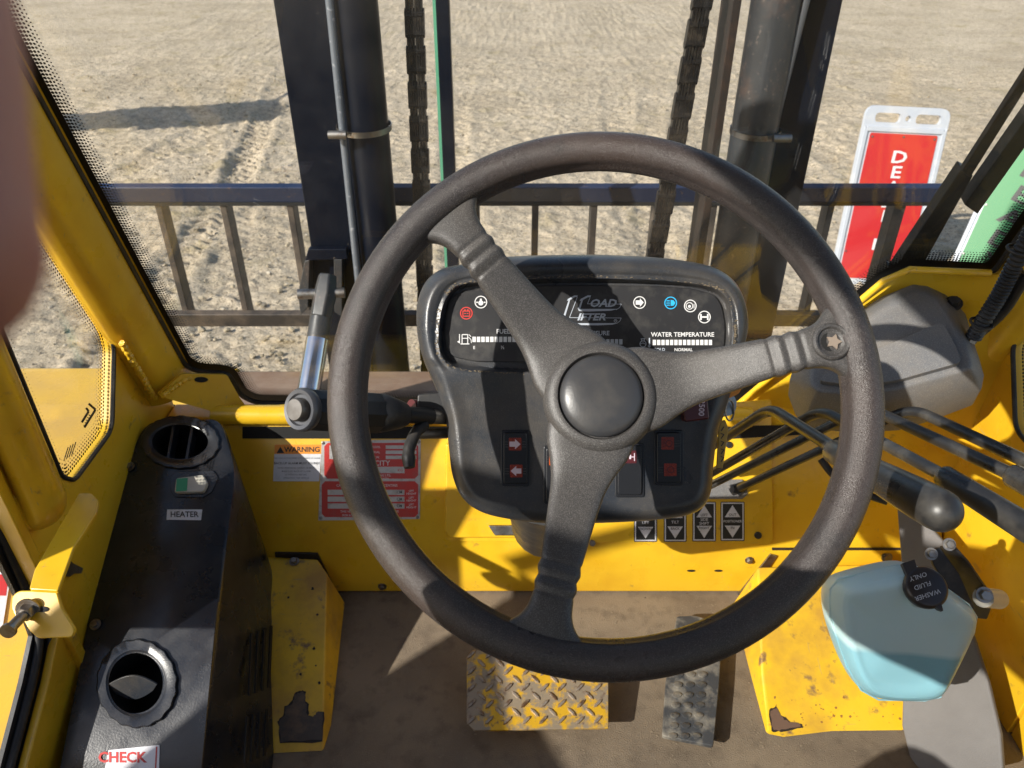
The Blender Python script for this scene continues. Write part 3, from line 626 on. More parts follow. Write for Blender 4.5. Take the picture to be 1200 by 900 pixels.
# right wall lower continues the yellow body
# ------------------------------------------------------------------ door added for shade, seat and the photographer (all behind or beside the camera)
dr = thing('shade_door', 'unseen yellow door added open on a rear hinge to shade the cab floor', 'door', (-.68, -.62, FZ + .12))  # unseen leaf added to shade the floor; its stance is guessed
DD = V((-.87, .5, 0)).normalized(); DN = V((-.5, -.87, 0)); H0 = V((-.68, -.62, 0))
def dp(u, z): return H0 + DD * u + V((0, 0, z))
obj('lower_panel', bm_prism([dp(0, 1.47), dp(.90, 1.47), dp(.90, 2.56), dp(.80, 2.46), dp(.65, 2.35), dp(.45, 2.28), dp(0, 2.27)], DN * .03), Y, dr, bevel=.004)  # top edge sloped to fit the shade inside the cab
obj('door_frame', bm_tube(smooth_path([dp(0, 2.3), dp(.0, 2.85), dp(.62, 2.87), dp(.90, 2.56)], .08), .016, 12), Y, dr)
obj('door_glass', bm_prism([dp(.02, 2.28), dp(.45, 2.29), dp(.65, 2.36), dp(.80, 2.47), dp(.89, 2.57), dp(.62, 2.85), dp(.02, 2.83)], DN * .005), M['glass'], dr, smooth=0)
st_ = thing('driver_seat', 'black vinyl driver seat under the photographer', 'seat', (.08, -.35, FZ))
obj('cushion', bm_box(V((.08, -.32, 1.76)), .50, .48, .12), M['black'], st_, bevel=.04, segs=4)
obj('backrest', bm_box(V((.08, -.60, 2.02)), .48, .10, .52), M['black'], st_, bevel=.04, segs=4)
obj('pedestal', bm_box(V((.08, -.33, 1.51)), .36, .40, .35), M['matte'], st_)
def skin(name, nodes, edges, mt, parent, sub=2):
    me = bpy.data.meshes.new(name); me.from_pydata([n[0] for n in nodes], edges, [])
    w = ORG[parent.name]
    me.transform(Matrix.Translation(-w)); me.materials.append(mt)
    o = bpy.data.objects.new(name, me); COL.objects.link(o); o.parent = parent; ORG[o.name] = w
    m_ = o.modifiers.new('skin', 'SKIN'); m_.use_smooth_shade = True
    for v, n in zip(me.skin_vertices[0].data, nodes): v.radius = n[1] if isinstance(n[1], tuple) else (n[1], n[1])
    me.skin_vertices[0].data[0].use_root = True
    s_ = o.modifiers.new('sub', 'SUBSURF'); s_.levels = s_.render_levels = sub; return o
pz = thing('person', 'photographer in dark jacket and blue jeans sitting in the driver seat', 'person', (.08, -.4, FZ))
jean = mat('blue_jeans', (.05, .09, .16), .8, bump=[(600, .3, .001)]); jack = mat('dark_jacket', (.04, .045, .055), .8, bump=[(200, .3, .002)])
skin('trousers', [((.08, -.42, 1.88), (.15, .12)), ((-.02, -.38, 1.88), (.09, .09)), ((-.16, .06, 1.93), .072), ((-.18, .02, 1.68), .058), ((-.18, .10, 1.42), .05),
    ((.18, -.38, 1.88), (.09, .09)), ((.30, .04, 1.92), .072), ((.32, .0, 1.68), .058), ((.32, .08, 1.42), .05)], [(0, 1), (1, 2), (2, 3), (3, 4), (0, 5), (5, 6), (6, 7), (7, 8)], jean, pz)
skin('jacket', [((.08, -.43, 1.90), (.15, .11)), ((.08, -.38, 2.08), (.15, .11)), ((.07, -.24, 2.28), (.16, .11)), ((.06, -.20, 2.38), (.07, .07)),
    ((-.09, -.18, 2.32), .07), ((-.16, -.12, 2.28), .062), ((-.28, .19, 2.21), .056), ((-.17, .07, 2.315), .030), ((-.085, -.01, 2.385), .026),
    ((.21, -.18, 2.32), .07), ((.28, -.12, 2.28), .062), ((.36, .06, 2.14), .050), ((.25, .0, 2.28), .040), ((.13, -.03, 2.385), .032)],
    [(0, 1), (1, 2), (2, 3), (2, 4), (4, 5), (5, 6), (6, 7), (7, 8), (2, 9), (9, 10), (10, 11), (11, 12), (12, 13)], jack, pz)
skin('head', [((.06, -.20, 2.40), .05), ((.05, -.20, 2.50), .055), ((.04, -.185, 2.57), (.072, .085)), ((.04, -.20, 2.66), (.07, .08))], [(0, 1), (1, 2), (2, 3)], M['skin'], pz)
obj('cap', bm_lathe([(.098, -.03), (.098, .0), (.09, .05), (.06, .085), (0, .10)], V((.04, -.20, 2.67)), V((0, .12, 1)), 32), jack, pz)
obj('nose', bm_lathe([(.016, 0), (.012, .02), (0, .032)], V((.04, -.112, 2.575)), V((0, 1, -.3)), 12), M['skin'], pz)
for sx_ in (-1, 1):
    skin('shoe', [((.07 + sx_ * .25, .02, 1.37), (.042, .035)), ((.07 + sx_ * .25, .16, 1.365), (.045, .03)), ((.07 + sx_ * .25, .26, 1.355), (.035, .018))], [(0, 1), (1, 2)], M['black'], pz)
    hx = .02 + sx_ * .095
    nodes = [((hx, -.03, 2.395), (.028, .018)), ((hx - sx_ * .02, -.03, 2.44), (.036, .014))]; ed = [(0, 1)]
    for f_ in range(4):
        b0 = V((hx - sx_ * .03, -.03 - .006 * f_, 2.425 + .019 * f_)); k0 = len(nodes)
        nodes += [(tuple(b0 + V((-sx_ * .012, -.004, .004))), .009), (tuple(b0 + V((-sx_ * .026, -.016, .006))), .0085), (tuple(b0 + V((-sx_ * .020, -.036, .004))), .008)]
        ed += [(1, k0), (k0, k0 + 1), (k0 + 1, k0 + 2)]
    k0 = len(nodes); nodes += [((hx + sx_ * .004, -.045, 2.43), .011), ((hx - sx_ * .01, -.062, 2.445), .009)]; ed += [(0, k0), (k0, k0 + 1)]
    skin('hand', nodes, ed, M['skin'], pz, 1)
phn = thing('phone', 'black phone held up in both hands', 'phone', (0, -.02, 2.45))
obj('body', bm_box(CAM - FWD * .014 + UP * -.02, .15, .072, .009, RT, UP, FWD), M['switch'], phn, bevel=.003, segs=3)
mr_ = thing('shade_blocker', 'unseen rectangular black mirror outside the left door opening', 'blocker', (-.9, .45, 1.9))  # unseen plate added to keep sun off the bulkhead and heater
obj('blocker_head', bm_box(V((-.90, .45, 1.985)), .21, .03, .29), M['switch'], mr_, bevel=.012, segs=3)
obj('blocker_glass', bm_box(V((-.90, .433, 1.985)), .19, .004, .26), M['chrome'], mr_)
obj('blocker_arm', bm_tube(smooth_path([V((-.66, .66, 2.3)), V((-.90, .50, 2.3)), V((-.90, .46, 2.08))], .05), .009, 12), M['black'], mr_)
# ------------------------------------------------------------------ steering wheel
Wc = at(709, 458, .582); TI = R(43.0); wn = V((0, -math.cos(TI), math.sin(TI))); wy = V((0, math.sin(TI), math.cos(TI))); wx = V((1, 0, 0))
def wl(x, y, z): return Wc + wx * x + wy * y + wn * z
sw = thing('steering_wheel', 'large grained dark brown-black three-spoke steering wheel in front of the instrument console', 'steering wheel', Wc)
RR = .1955; rings = []; n1, n2 = 128, 28
bm = bmesh.new()
for i in range(n1):
    a = 2 * math.pi * i / n1; rg = []
    for k in range(n2):
        b_ = 2 * math.pi * k / n2; rr = .0145; dx = math.cos(b_) * rr; dz = math.sin(b_) * rr * 1.02
        q = (b_ - R(215) + math.pi) % (2 * math.pi) - math.pi       # grip ridge on the inner rear
        e = .0022 * math.exp(-(q / .30) ** 2) - .0016 * math.exp(-((q + .75) / .30) ** 2); dx += math.cos(b_) * e; dz += math.sin(b_) * e
        rg.append(bm.verts.new(wl((RR + dx) * math.cos(a), (RR + dx) * math.sin(a), dz)))
    rings.append(rg)
for i in range(n1):
    for k in range(n2): bm.faces.new((rings[i - 1][k - 1], rings[i][k - 1], rings[i][k], rings[i - 1][k]))
bmesh.ops.recalc_face_normals(bm, faces=bm.faces)
obj('rim', bm, M['wheel'], sw, smooth=60)
def ss(x): x = max(0, min(1, x)); return x * x * (3 - 2 * x)
def interp(tab, x):
    for (a, b_), (c, d) in zip(tab, tab[1:]):
        if x <= c: u = (x - a) / (c - a); return b_ + (d - b_) * ss(max(0, u))
    return tab[-1][1]
def lin(tab, x):
    for (a, b_), (c, d) in zip(tab, tab[1:]):
        if x <= c: return b_ + (d - b_) * max(0, (x - a) / (c - a))
    return tab[-1][1]
HZ = -.034
wt = [(.02, .036), (.042, .034), (.056, .0272), (.072, .0218), (.095, .0190), (.134, .0155), (.150, .0149), (.160, .0154), (.170, .0170), (.179, .0235), (.187, .036)]
for ang in (12.0, 131.0, 255.0):
    a = R(ang); d = V((math.cos(a), math.sin(a), 0)); nrm2 = V((-math.sin(a), math.cos(a), 0)); rg = []
    r_ = .02
    while r_ < .1935:
        w = sum(lin(wt, r_ + q * .0022) for q in (-3, -2, -1, 0, 1, 2, 3)) / 7; h = HZ + (-.001 - HZ) * ss((r_ - .055) / .12); th = .0085
        for c in (.138, .149): 
            g_ = math.exp(-((r_ - c) / .0026) ** 2); w += .0009 * g_; th += .0013 * g_
        for c in (.1435, .1545, .132):
            g_ = math.exp(-((r_ - c) / .0016) ** 2); w -= .0006 * g_; th -= .0010 * g_
        pts = []
        for k in range(28):
            q = 2 * math.pi * k / 28; cx = math.copysign(abs(math.cos(q)) ** .45, math.cos(q)); cz = math.copysign(abs(math.sin(q)) ** .62, math.sin(q))
            rr = r_ 
            x_ = cx * w; lim = .192
            if math.hypot(rr, x_) > lim: x_ = math.copysign(math.sqrt(max(0, lim * lim - rr * rr)), x_)
            p = d * rr + nrm2 * x_; pts.append(wl(p.x, p.y, h + cz * th))
        rg.append(pts); r_ += .0011
    obj('spoke', bm_loft(rg), M['spoke'], sw, smooth=60)
obj('hub', bm_lathe([(0, -.012), (.040, -.012), (.0455, -.004), (.0462, .002), (.0445, .0078), (.041, .0112), (.0375, .0128), (.0348, .0126), (.0336, .0100), (.0332, .006), (0, .006)], wl(0, 0, HZ), wn, 64), M['spoke'], sw, smooth=60)
obj('hub_cap', bm_lathe([(.0328, .004), (.0328, .0105), (.0318, .0128), (.028, .0152), (.02, .0172), (.01, .0182), (0, .0185)], wl(0, 0, HZ), wn, 64), M['cap'], sw, smooth=60)
a = R(12.0); kx, ky = .1745 * math.cos(a), .1745 * math.sin(a)
ks = obj('knob_socket', bm_lathe([(.0142, .004), (.0142, .0094), (.0128, .0112), (.0112, .0106), (.0100, .0086), (.0082, .0078), (.0066, .0068), (.0066, .0052), (0, .0052)], wl(kx, ky, 0), wn, 40), M['spoke'], sw, smooth=35)
obj('socket_hole', bm_lathe([(0, .0055), (.0074, .0070), (.0074, .0074), (0, .0074)], wl(kx, ky, 0), wn, 24), M['matte'], ks)
star = []
for k in range(10):
    q = math.pi * k / 5; rr = .0062 if k % 2 == 0 else .0034; star.append(wl(kx + .0020 + rr * math.cos(q), ky + rr * math.sin(q), .0076))
obj('star_nut', bm_prism(star, wn * .0012), M['nut'], ks, smooth=0)
# column
obj('column', bm_tube([wl(0, 0, HZ - .012), wl(0, 0, HZ - .09)], [.024, .027], 24), M['black'], sw)

# ------------------------------------------------------------------ instrument console
TP = tplane(.712)
con = thing('instrument_console', 'black moulded instrument console with gauge panel and rocker switches behind the steering wheel', 'console', at(690, 480, .76))
out_px = [(545, 309), (580, 302), (640, 299), (700, 298.5), (760, 301), (805, 306), (838, 314), (860, 329), (872, 350), (877, 378), (873, 404), (862, 440), (851, 478), (841, 510), (836, 545), (834, 572), (826, 592), (808, 603), (770, 609), (700, 613), (640, 613), (595, 608), (562, 599), (541, 582), (530, 556), (526, 524), (522, 492), (512, 458), (497, 424), (489, 390), (489, 356), (499, 330), (518, 315)]
rec_px = [(524, 348), (536, 336), (560, 331), (630, 328), (700, 327), (770, 329), (815, 333), (842, 341), (854, 356), (858, 380), (857, 405), (848, 425), (828, 432), (760, 436), (690, 437), (620, 436), (560, 434), (530, 428), (517, 414), (515, 390), (518, 365)]
def smooth_closed(p, n=6):
    out = []; N_ = len(p)
    for i in range(N_):
        a, b_, c, d = [np.array(p[(i + k) % N_], float) for k in (-1, 0, 1, 2)]
        for k in range(n):
            u = k / n; out.append(.5 * ((2 * b_) + (-a + c) * u + (2 * a - 5 * b_ + 4 * c - d) * u * u + (-a + 3 * b_ - 3 * c + d) * u ** 3))
    return np.array(out)
OP = smooth_closed(out_px); RP_ = smooth_closed(rec_px)
def sdist(pts, poly):
    a = poly; b_ = np.roll(poly, -1, 0); ab = b_ - a; best = np.full(len(pts), 1e9); ins = np.zeros(len(pts), bool)
    for i in range(len(a)):
        t_ = np.clip(((pts - a[i]) @ ab[i]) / (ab[i] @ ab[i] + 1e-12), 0, 1); pr = a[i] + t_[:, None] * ab[i]; best = np.minimum(best, np.hypot(*(pts - pr).T))
        cnd = (a[i][1] > pts[:, 1]) != (b_[i][1] > pts[:, 1]); xx = (b_[i][0] - a[i][0]) * (pts[:, 1] - a[i][1]) / (b_[i][1] - a[i][1] + 1e-12) + a[i][0]; ins ^= cnd & (pts[:, 0] < xx)
    return np.where(ins, best, -best)
def radial(poly, c, nth):
    th = np.arange(nth) * 2 * np.pi / nth; ang = np.arctan2(poly[:, 1] - c[1], poly[:, 0] - c[0]) % (2 * np.pi); r = np.hypot(poly[:, 0] - c[0], poly[:, 1] - c[1])
    o = np.argsort(ang); return np.interp(th, ang[o], r[o], period=2 * np.pi), th
cc = (688, 450); rO, th_ = radial(OP, cc, 300)
nr = 130; us = np.concatenate([np.linspace(0, .9, 100), np.linspace(.905, 1, 30)])
pts = np.array([[cc[0] + u * r * math.cos(t_), cc[1] + u * r * math.sin(t_)] for u in us[1:] for r, t_ in zip(rO, th_)])
pts = np.vstack([[cc], pts]); dO = np.maximum(sdist(pts, OP), 0); dR = sdist(pts, RP_)
hgt = np.zeros(len(pts))                                        # metres behind the face plane
k_ = 17.; q = np.clip(1 - dO / k_, 0, 1); hgt += .020 * (1 - np.sqrt(1 - q ** 2 + 1e-9))
s5 = lambda x: np.clip(x, 0, 1) ** 2 * (3 - 2 * np.clip(x, 0, 1))
hgt += .013 * s5((dR + 1) / 5.5)                                # recess
hgt += .003 * s5((pts[:, 1] - 436) / 30) * s5(dO / 30)          # lower face sits a little back
hgt += .0015 * np.exp(-((dR + 5) / 2.2) ** 2) * (pts[:, 1] < 430)
hgt -= .003 * np.exp(-((dR + 18) / 9) ** 2) * (pts[:, 1] < 425)
bm = bmesh.new(); vs = [bm.verts.new(at(p[0], p[1], .712 + h)) for p, h in zip(pts, hgt)]
nth = 300
for k in range(nth): bm.faces.new((vs[0], vs[1 + k - 1 if k else nth], vs[1 + k]))
for i in range(len(us) - 2):
    for k in range(nth):
        a0 = 1 + i * nth; b0 = a0 + nth; km = (k - 1) % nth
        bm.faces.new((vs[a0 + km], vs[b0 + km], vs[b0 + k], vs[a0 + k]))
# sides going back
last = vs[1 + (len(us) - 2) * nth:]
prev = last
cx3 = at(690, 470, .712)
for dep, sc in ((.045, 1.0), (.075, .985), (.11, .90)):
    cur = [bm.verts.new(cx3 + (at(cc[0] + r * math.cos(t_), cc[1] + r * math.sin(t_), .732) - cx3) * sc + FWD * (dep - .02 + .02)) for r, t_ in zip(rO, th_)]
    for k in range(nth): bm.faces.new((prev[k - 1], cur[k - 1], cur[k], prev[k]))
    prev = cur
bm.faces.new(prev)
bmesh.ops.recalc_face_normals(bm, faces=bm.faces)
obj('shell', bm, M['console'], con, smooth=50)
# gauge panel
GP = tplane(.7225)
gauge = slab('gauge_panel', GP, [(526, 350), (538, 342), (566, 337), (640, 334.5), (700, 334), (770, 335), (812, 338), (838, 345), (846, 358), (850, 382), (849, 405), (842, 418), (824, 423), (700, 425), (560, 424), (532, 419), (522, 408), (520, 386)], .003, M['panel'], con, off=0, r=.006, bevel=.001)
def ic(px, py, m_, extra=()): flat('warning_lamp', GP, ringpoly(px, py, 7.4, 1.1) + list(extra), m_, gauge, off=.0004)
ic(546.5, 367, M['lampred'], [rect(542, 364, 551, 365), rect(542, 370, 551, 371), rect(542, 365, 543, 370), rect(550, 365, 551, 370), rect(544, 362.6, 545.6, 364), rect(547.5, 362.6, 549, 364), rect(544, 366.8, 546, 367.8), rect(547, 366.8, 549, 367.8)])
ic(563.5, 354, M['white'], [circ(563.5, 355, 3, 12), rect(558, 353.5, 560, 355), rect(567, 353.5, 569, 355), rect(562.4, 350, 564.6, 352.5)])
ic(749.5, 354.5, M['white'], [[(745, 352), (750, 352), (750, 349.6), (754.4, 354.5), (750, 359.4), (750, 357), (745, 357)]])
ic(786, 355, M['cyan'], [[(786, 351.5), (789.5, 352), (791.4, 355), (789.5, 358), (786, 358.5)], rect(781, 351.8, 785, 352.6), rect(781, 353.6, 785, 354.4), rect(781, 355.6, 785, 356.4), rect(781, 357.4, 785, 358.2)])
ic(809, 358.5, M['white'], ringpoly(808, 358.5, 4.4, .9, 16) + [circ(808, 359, 1.8, 10), rect(813, 356, 813.8, 361.5)])
ic(825.5, 371.5, M['white'], [rect(820.6, 368, 822.4, 375), rect(828.6, 368, 830.4, 375), rect(822.4, 370.6, 828.6, 372.4)])
def gbar(x0, y, n, w=4.0, p=5.2): return [rect(x0 + p * k, y, x0 + p * k + w, y + 6.2) for k in range(n)]
flat('bar_scale', GP, gbar(553.6, 394.6, 20), M['white'], gauge, off=.0004)
flat('bar_scale', GP, gbar(765, 398.2, 14, 3.8, 5.05), M['white'], gauge, off=.0004)
flat('bar_scale', GP, gbar(660, 397.5, 14, 3.8, 5.05), M['greyprint'], gauge, off=.0004)
fl_ = ringpoly(545, 397, 0.1, .05, 3) + [rect(541, 391.5, 548.6, 392.6), rect(541, 391.5, 542, 403), rect(547.6, 391.5, 548.6, 403), rect(539.6, 402.4, 550, 403.6), rect(542, 396, 547.6, 396.9), stroke(549, 395, 552, 398, .8), stroke(552, 398, 552.4, 402, .8), stroke(549.4, 392, 552, 394.5, .8), [(535.6, 400.5), (539, 398.5), (539, 402.6)], rect(538, 391.5, 539, 399)]
flat('fuel_pump_symbol', GP, fl_, M['white'], gauge, off=.0004)
flat('temperature_symbol', GP, ringpoly(753.6, 403, 4, .8, 16) + [rect(751, 396.6, 756, 397.5), rect(751.6, 397, 752.4, 400), rect(754.8, 397, 755.6, 400), rect(760.4, 396, 761.8, 405), circ(761, 405.6, 1.7, 10), stroke(750.5, 403, 753.6, 401.8, .7), stroke(753.6, 401.8, 756.6, 403.4, .7)], M['greyprint'], gauge, off=.0004)
for s_, x, y, z, m_ in (('FUEL', 589.6, 388.6, 7.4, 'white'), ('E', 555.6, 407.5, 5, 'white'), ('½', 589, 407.3, 5.6, 'white'), ('F', 650, 407.5, 5, 'white'), ('OIL PRESSURE', 692, 390.6, 7.2, 'greyprint'), ('WATER TEMPERATURE', 800, 392.2, 7.2, 'white'), ('COLD', 772.5, 409.8, 5, 'greyprint'), ('NORMAL', 801, 410, 5.2, 'white')):
    text(s_, GP, x, y, z, M[m_], gauge, off=.0004, bold=.1)
# panel emblem
lg = [[(660.6, 369), (666.2, 352), (664.5, 352.5), (665.5, 350.4), (673, 346.2), (677, 346.2), (676.4, 348), (674, 348), (668.2, 351.4), (662.6, 370)],
      stroke(676.6, 348, 667.4, 372, .7), stroke(667.4, 372.2, 728, 372.6, .6), stroke(728, 372.6, 726.6, 376, .6), stroke(726.6, 376, 722.6, 379.2, .6),
      [(670, 378.8), (724, 378.6), (718, 380.4), (700, 381.2), (671.6, 380.8)],
      [(677, 361), (678.6, 359.4), (681, 352.4), (679.2, 352.6), (680.6, 350.2), (688.6, 346.2), (692.6, 346.2), (691.8, 348.2), (689, 348.2), (683.2, 351.4), (680, 362), (724, 362), (716, 364), (690, 365), (678.4, 364.4)],
      stroke(691.6, 348.5, 688.4, 356, .6), stroke(688.4, 356, 728, 356.4, .6), stroke(728, 356.4, 726.2, 360.4, .6), stroke(726.2, 360.4, 722, 363, .6)]
flat('emblem', GP, lg, M['greyprint'], gauge, off=.0004)
text('OAD', GP, 706, 355.6, 12.4, M['greyprint'], gauge, off=.0006, shear=.3, bold=.25, sx=1.12)
text('IFTER', GP, 692.6, 371.8, 11.2, M['greyprint'], gauge, off=.0006, shear=.3, bold=.22, sx=1.22)
flat('registered_mark', GP, ringpoly(721.3, 376, 2, .5, 12), M['greyprint'], gauge, off=.0004)
text('R', GP, 721.3, 376, 2.6, M['greyprint'], gauge, off=.0005)
# dust packed into the bezel groove
bm = bmesh.new(); rnd = random.Random(9); cR = RP_.mean(0)
for k in range(2600):
    i = rnd.randrange(len(RP_)); a_, b_ = RP_[i], RP_[(i + 1) % len(RP_)]; q = a_ + (b_ - a_) * rnd.random(); d_ = q - cR; d_ = d_ / np.hypot(*d_)
    w_ = .15 + .85 * max(0, math.sin(i * .35 + .6)) * (1 if q[1] > 420 or (q[0] > 640 and q[1] < 350) or q[0] > 840 else .35)
    if rnd.random() > w_: continue
    o_ = rnd.gauss(2.2, 1.6); p_ = q + d_ * o_; h_ = .0135 * min(1, max(0, (1.5 - o_) / 5.5 + .0)) + .0006
    bmesh.ops.create_icosphere(bm, subdivisions=1, radius=rnd.choice((.0003, .0004, .0005, .0008)), matrix=Matrix.Translation(at(p_[0], p_[1], .7118 + h_)) @ Matrix.Diagonal((1.5, .8, .8, 1)))
obj('dust', bm, mat('packed_dust', (.17, .135, .09), .9), con, kind='stuff')
# rocker switches
SPn = tplane(.7145)
def rocker(x0, y0, x1, y1, lens, arrows=None, ang=0, label=None, tilt=1):
    s_ = slab('rocker_switch', SPn, rect(x0 - 3, y0 - 3, x1 + 3, y1 + 3), .006, M['switch'], con, off=.0012, r=.003, bevel=.0007, label=label)
    pr = tplane(.7145 - .004); a_, b_, c_ = SPn(x0, y0, .0055), SPn(x1, y0, .0055), SPn(x1, y1, .0030)
    face = plane3(a_, b_, c_) if tilt else pr
    slab('rocker', face, rect(x0, y0, x1, y1), .005, M['switch'], s_, r=.0028, bevel=.0009)
    for (lx, ly, lm) in lens:
        slab('lens', face, rect(lx - 7.4, ly - 7.4, lx + 7.4, ly + 7.4), .0008, M[lm], s_, off=.0004, r=.001, smooth=0)
        flat('rib', face, [rect(x0 + 1.5, ly - 3 + k * 3, lx - 8.2, ly - 2.2 + k * 3) for k in range(3)] + [rect(lx + 8.2, ly - 3 + k * 3, x1 - 1.5, ly - 2.2 + k * 3) for k in range(3)], M['console'], s_, off=.0003)
    return s_, face
s1, f1 = rocker(590, 507, 618, 567, [(603.6, 520.5, 'swred'), (605, 552, 'swred')], label='rocker switch with right and left arrows')
flat('arrow', f1, [[(597, 517.5), (603.5, 517.5), (603.5, 514.5), (610, 520.5), (603.5, 526.5), (603.5, 523.5), (597, 523.5)], [(611, 549), (605, 549), (605, 546), (598.4, 552, ), (605, 558), (605, 555), (611, 555)]], M['pink'], s1, off=.0008)
s2, f2 = rocker(640, 525, 667, 588, [(651, 538, 'sworange')], label='rocker switch with orange lens, half behind the lower spoke')
s3, f3 = rocker(724, 522, 752, 580, [(738.5, 535.5, 'maroon')], label='rocker switch with faint pink axle symbol')
flat('axle_symbol', f3, [rect(733, 531, 734, 540), rect(743, 531, 744, 540), rect(734, 535, 743, 536), rect(737.4, 533, 739.6, 538)], M['pink'], s3, off=.0008)
s4, f4 = rocker(770, 507, 798, 566, [(782.5, 519.5, 'swred'), (785.5, 550.5, 'swred')], label='rocker switch with two red lamp symbols')
flat('lamp_symbol', f4, ringpoly(784, 519.5, 4.2, 1, 14) + [rect(776.5, 515 + k * 2.4, 779.5, 516 + k * 2.4) for k in range(4)] + ringpoly(786, 550.5, 4.2, 1, 14), M['maroon'], s4, off=.0008)
# maroon tally counter
ctr = slab('counter', tplane(.700), [(797, 466), (829, 463), (832, 491), (803, 495)], .016, M['maroon'], con, bevel=.002, label='maroon counter block with four digits')
text('2500', tplane(.700), 822, 478, 9.5, M['pink'], ctr, off=.0004, ang=-93, bold=.1)
# column foot under the console
obj('column_boot', bm_tube([at(640, 560, .80), at(640, 600, .95), at(640, 612, 1.10)], [.05, .045, .05], 20), M['console'], con)
slab('skid_washer', P1, [(572, 616), (640, 616), (636, 628), (580, 628)], .006, M['steel'], con, off=.030, bevel=.002)
# ------------------------------------------------------------------ direction lever
dl = thing('direction_lever', 'black barrel-grip direction lever with a silver end button, left of the console', 'lever', at(430, 485, .68))
A0, A1 = at(524, 489, .735), at(478, 487, .705); G0, G1 = at(476, 486, .70), at(448, 484, .685); E = at(355, 480, .635)
obj('stem', bm_tube([A0, A1], .0072, 16), M['steel'], dl)
obj('sleeve', bm_tube([at(505, 488, .722), G0], .0078, 16), M['black'], dl)
obj('grip_cone', bm_tube([G0, at(470, 486, .697), at(449, 484, .685), at(444, 484, .684)], [.010, .0125, .0175, .0175], 24), M['black'], dl, smooth=35)
obj('grip', bm_tube([at(443.5, 484, .684), at(440, 484, .682), at(362, 480, .641), at(360, 480, .64)], [.0175, .0185, .0178, .0172], 10), M['black'], dl, smooth=20, bevel=.0012)
ax = (at(348, 480, .630) - at(360, 480, .64)).normalized()
obj('end_ring', bm_lathe([(0, -.006), (.0168, -.006), (.0182, -.003), (.0182, .001), (.0165, .004), (.0135, .0035), (.0125, .001), (0, .001)], at(354, 480, .634), ax, 36), mat('ring_plastic', (.06, .062, .07), .35), dl)
obj('end_button', bm_lathe([(.0098, 0), (.0098, .007), (.0086, .009), (0, .0092)], at(354, 480, .634), ax, 28), mat('button_metal', (.16, .15, .14), .45, .6, var=[(60, (.08, .07, .06), .4, .7)]), dl, label='silver end button')
sb = obj('switch_body', bm_prism(fillet(P(tplane(.725), [(489, 462), (520, 459), (524, 486), (488, 486)]), .003), FWD * .03), M['black'], dl, bevel=.002)
obj('button', bm_tube([at(489, 477, .735), at(482, 477, .73)], .0075, 16), M['maroon'], dl, label='small red button')
obj('lower_stem', bm_tube([at(524, 507, .745), at(486, 508, .725)], .0052, 14), M['steel'], dl)
hk = smooth_path([at(497, 497, .715), at(487, 506, .705), at(478, 528, .695), at(480, 548, .69)], .02, 6)
obj('trigger', bm_tube(hk, [.006] * 3 + [.0055] * (len(hk) - 6) + [.0062, .0062, .005], 12), M['black'], dl)
# ------------------------------------------------------------------ ignition key
key = thing('ignition_key', 'ignition key with wire ring and worn yellow tag, right of the console', 'key', at(852, 470, .76))
obj('lock_barrel', bm_tube([at(842, 474, .75), at(850, 472, .74)], .013, 20), M['steel'], key)
obj('key_bow', bm_prism(fillet(P(tplane(.735), [(849, 459), (858, 452), (870, 451), (867, 461), (852, 468)]), .004), FWD * .002), M['orange'], key)
rg = [at(855 + 5 * math.cos(q) , 481 + 12 * math.sin(q), .735 + .006 * math.cos(q)) for q in [2 * math.pi * k / 24 for k in range(24)]]
obj('key_ring', bm_tube(rg, .0009, 6, closed=True), M['steel'], key)
kt = slab('key_tag', tplane(.745), [(843, 494), (850, 492), (854, 503), (847, 549), (840, 548)], .003, M['brass'], key, bevel=.0006)
flat('tag_scrawl', tplane(.745), [stroke(845, 505 + k * 9, 848.5, 500 + k * 9, 1.1) for k in range(5)] + [stroke(844.5, 508 + k * 9, 848, 509 + k * 9, .9) for k in range(4)], M['ink'], kt, off=.0004)
# ------------------------------------------------------------------ control levers
def lever(label, path, radii, grip=None, knob=None):
    t_ = thing('control_lever', label, 'lever', path[0], 'bent black hydraulic control levers right of the console')
    p = smooth_path(path, .028, 8); n = len(p)
    seg = [0]
    for a_, b_ in zip(p, p[1:]): seg.append(seg[-1] + (b_ - a_).length)
    r_ = [radii[0] + (radii[1] - radii[0]) * s_ / seg[-1] for s_ in seg]
    obj('rod', bm_tube(p, r_, 14), M['rod'] if radii[1] < .0072 else M['lever'], t_)
    if grip:
        a_, b_, ra, rb = grip; d = (b_ - a_)
        pr = [(0, 0), (ra * .86, 0), (ra, .003)] + [(ra + (rb - ra) * ss(k / 8), .003 + (d.length - .006 - rb * .5) * k / 8) for k in range(1, 9)]
        L_ = d.length - rb * .5
        pr += [(rb * math.cos(q), L_ + rb * math.sin(q)) for q in [R(15 * k) for k in range(1, 6)]] + [(0, L_ + rb)]
        obj('grip', bm_lathe(pr, a_, d, 28), M['lever'], t_, smooth=50)
    return t_
lever('nearest control lever, its tapered grip ending in a round knob beside the wheel rim', [at(800, 545, 1.22), at(903, 478, .97), at(1030, 559, .73)], (.0068, .0072), (at(975, 528, .80), at(1110, 603, .635), .0125, .0182))
lever('control lever with a long sleeve grip, just behind the round-knob lever', [at(812, 567, 1.26), at(962, 480, 1.02), at(1112, 561, .80)], (.0066, .0072), (at(1104, 557, .81), at(1225, 632, .70), .0122, .0135))
lever('third control lever, its small grey end knob cut by the photo edge', [at(824, 573, 1.29), at(1016, 477, 1.06), at(1196, 561, .84)], (.0064, .0078), (at(1185, 556, .855), at(1240, 585, .80), .0135, .015))
